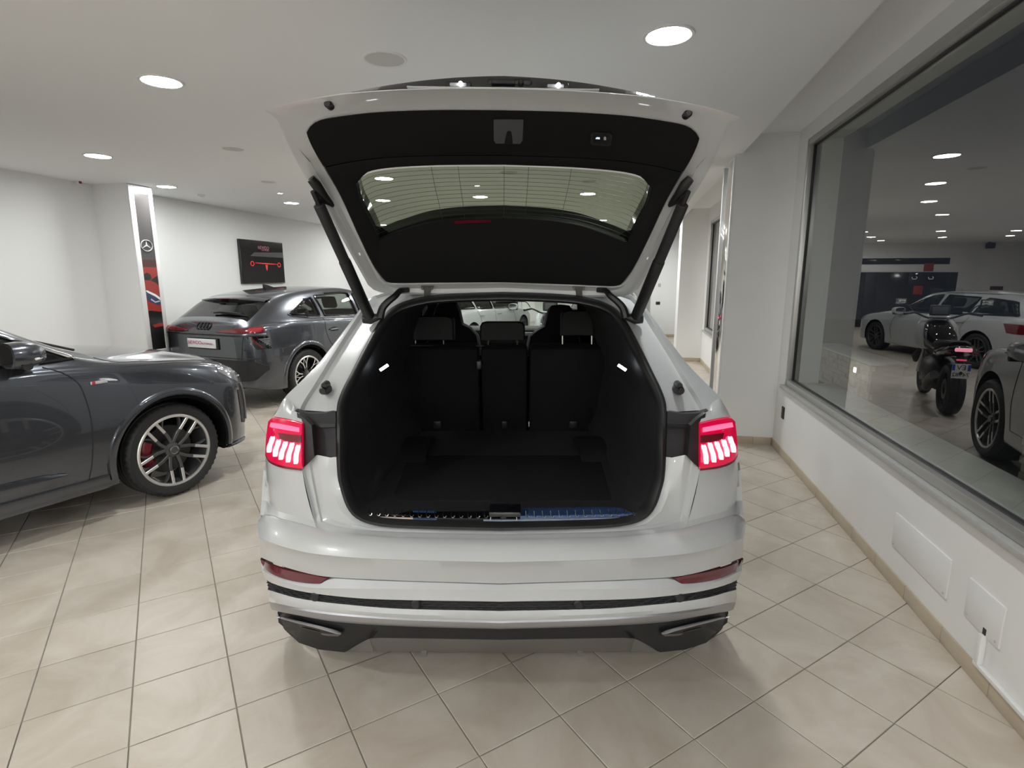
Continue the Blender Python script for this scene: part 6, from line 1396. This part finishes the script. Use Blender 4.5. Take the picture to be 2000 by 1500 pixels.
mb = MB(); mb.grid(rows); mb.out('windscreen', M['glass_clear'], mc, 60)
mb = MB(); mb.box((0, 1.18, 1.25), (.24, .05, .15), None, .02); ins = mb.out('instrument_panel', M['black'], mc, 40); mb = MB(); mb.box((0, 1.152, 1.25), (.18, .006, .10), None, .002); mb.out('instrument_face', M['latchgrey'], ins, 40)
mb = MB(); mb.box((0, -.315, .855), (.17, .03, .045), None, .012); mb.out('tail_light', M['redhot'], mc, 40)
mb = MB(); mb.box((0, -.29, .73), (.10, .02, .02), None, .006); mb.out('reflector', M['redbar'], mc, 40)  # reflector made to glow by its material
mb = MB(); mb.tube([(0, -.18, .80), (0, -.30, .66), (0, -.32, .56)], [.04, .03, .03], 6); mb.out('plate_bracket', M['black'], mc, 40)
mb = MB(); mb.box((0, -.335, .60), (.18, .008, .175), None, .002); bpn = mb.out('number_plate', M['plate'], mc, 30)
mb = MB(); mb.box((-.075, -.3405, .645), (.028, .004, .075), None, .001); mb.out('blue_band', mat('plate_blue', (.02, .07, .45), .4), bpn, 30); mb = MB(); mb.box((.075, -.3405, .645), (.028, .004, .075), None, .001); mb.out('blue_band', bpy.data.materials['plate_blue'], bpn, 30)
text('plate_lettering', 'EV', .085, M['black'], bpn, (0, -.341, .643), RP, .0006); text('plate_lettering', '74982', .068, M['black'], bpn, (0, -.341, .556), RP, .0006)
mb = MB(); mb.tube(resample([(.12, .95, .30), (.16, .60, .22), (.20, .30, .28), (.22, .05, .44), (.22, -.18, .52)], 16), [.022]*7 + [.03, .045] + [.052]*7, 10); mb.out('exhaust', M['steel'], mc, 40)
mb = MB(); mb.tube([(-.10, .55, .25), (-.20, .50, .02)], .014, 6); mb.box((-.205, .50, .008), (.06, .04, .014)); mb.out('side_stand', M['steel'], mc, 40)
mb = MB(); mb.tube([(0, 1.10, .90), (0, .70, .72), (0, .55, .50), (0, .95, .30), (0, 1.10, .50), (0, 1.15, .86)], .028, 6); mb.out('frame', M['black'], mc, 40)
mb = MB(); mb.box((0, 1.43, .99), (.20, .06, .10), None, .03); mb.out('headlamp', M['headlens'], mc, 40)

# ------------------------------------------------------------------ outside the window: low stone wall with a gap, red mat, wall lamp, dark yard
mb = MB(); rbox(mb, .30, 14, -7, 24, -.10, -.03); structure(mb.out('ground_yard', mat('asphalt', (.035, .035, .036), .85, noise=(8, .25, 5)), ang=None))
M['stone'] = mat('split_stone', (.34, .30, .23), .8, bump=(30, .6), noise=(9, .45, 5)); M['mortar'] = mat('mortar', (.10, .09, .08), .9)
def stone_pier(s0, s1, h, t0, lab):
    c = rp(t0 + .2, (s0+s1)/2, -.03); root = thing('stone_wall', lab, 'wall', tuple(c))
    mb = MB(); rbox(mb, t0 + .02, t0 + .40, s0 + .02, s1 - .02, -.03, h - .01); mb.out('mortar_core', M['mortar'], root, None, world_=True)
    z = -.03
    while z < h - .02:
        hh = min(random.uniform(.055, .095), h - z); s = s0 + random.uniform(-.1, 0)
        while s < s1:
            ln = random.uniform(.16, .42); a, b = max(s, s0 + random.uniform(0, .03)), min(s + ln, s1 - random.uniform(0, .03))
            if b - a > .05:
                mb = MB(); rbox(mb, t0 - random.uniform(0, .022), t0 + .05, a + .004, b - .004, z + .004, z + hh - .003); mb.out('stone', M['stone'], root, None, world_=True)
            s += ln
        z += hh
    mb = MB(); rbox(mb, t0 - .03, t0 + .44, s0 - .02, s1 + .02, h, h + .04, .01); mb.out('coping', M['concrete'], root, 30, world_=True)
    return root
stone_pier(6.15, 8.6, .52, 1.78, 'low stone wall outside beyond the left end of the window'); stone_pier(.2, 3.05, .60, 1.75, 'low stone wall outside at the right edge behind the mirrored wheel')
P = [at_z(px, py, -.022) for px, py in ((1640, 753), (1724, 760), (1712, 815), (1636, 782))]
mb = MB(); mb.prism([(p[0], p[1], -.03) for p in P], (0, 0, .010)); o = mb.out('red_mat', mat('red_mat', (.45, .07, .06), .9), None, None); tag(o, 'red mat on the ground outside the left end of the window', 'mat')
p = rp(1.75, 6.55, .40); t = thing('wall_lamp', 'small lit square lamp on the stone wall outside', 'lamp', tuple(p)); mb = MB(); mb.box(p, (.05, .10, .10), RW, .01); mb.out('lamp_housing', M['alu'], t, 30, world_=True)
mb = MB(); mb.box(p - np.array([.03, 0, 0]), (.012, .07, .07), RW, .003); mb.out('lamp_face', mat('lamp_face', (.9, .9, .8), .4, emit=(1, .93, .78), es=6), t, 30, world_=True)
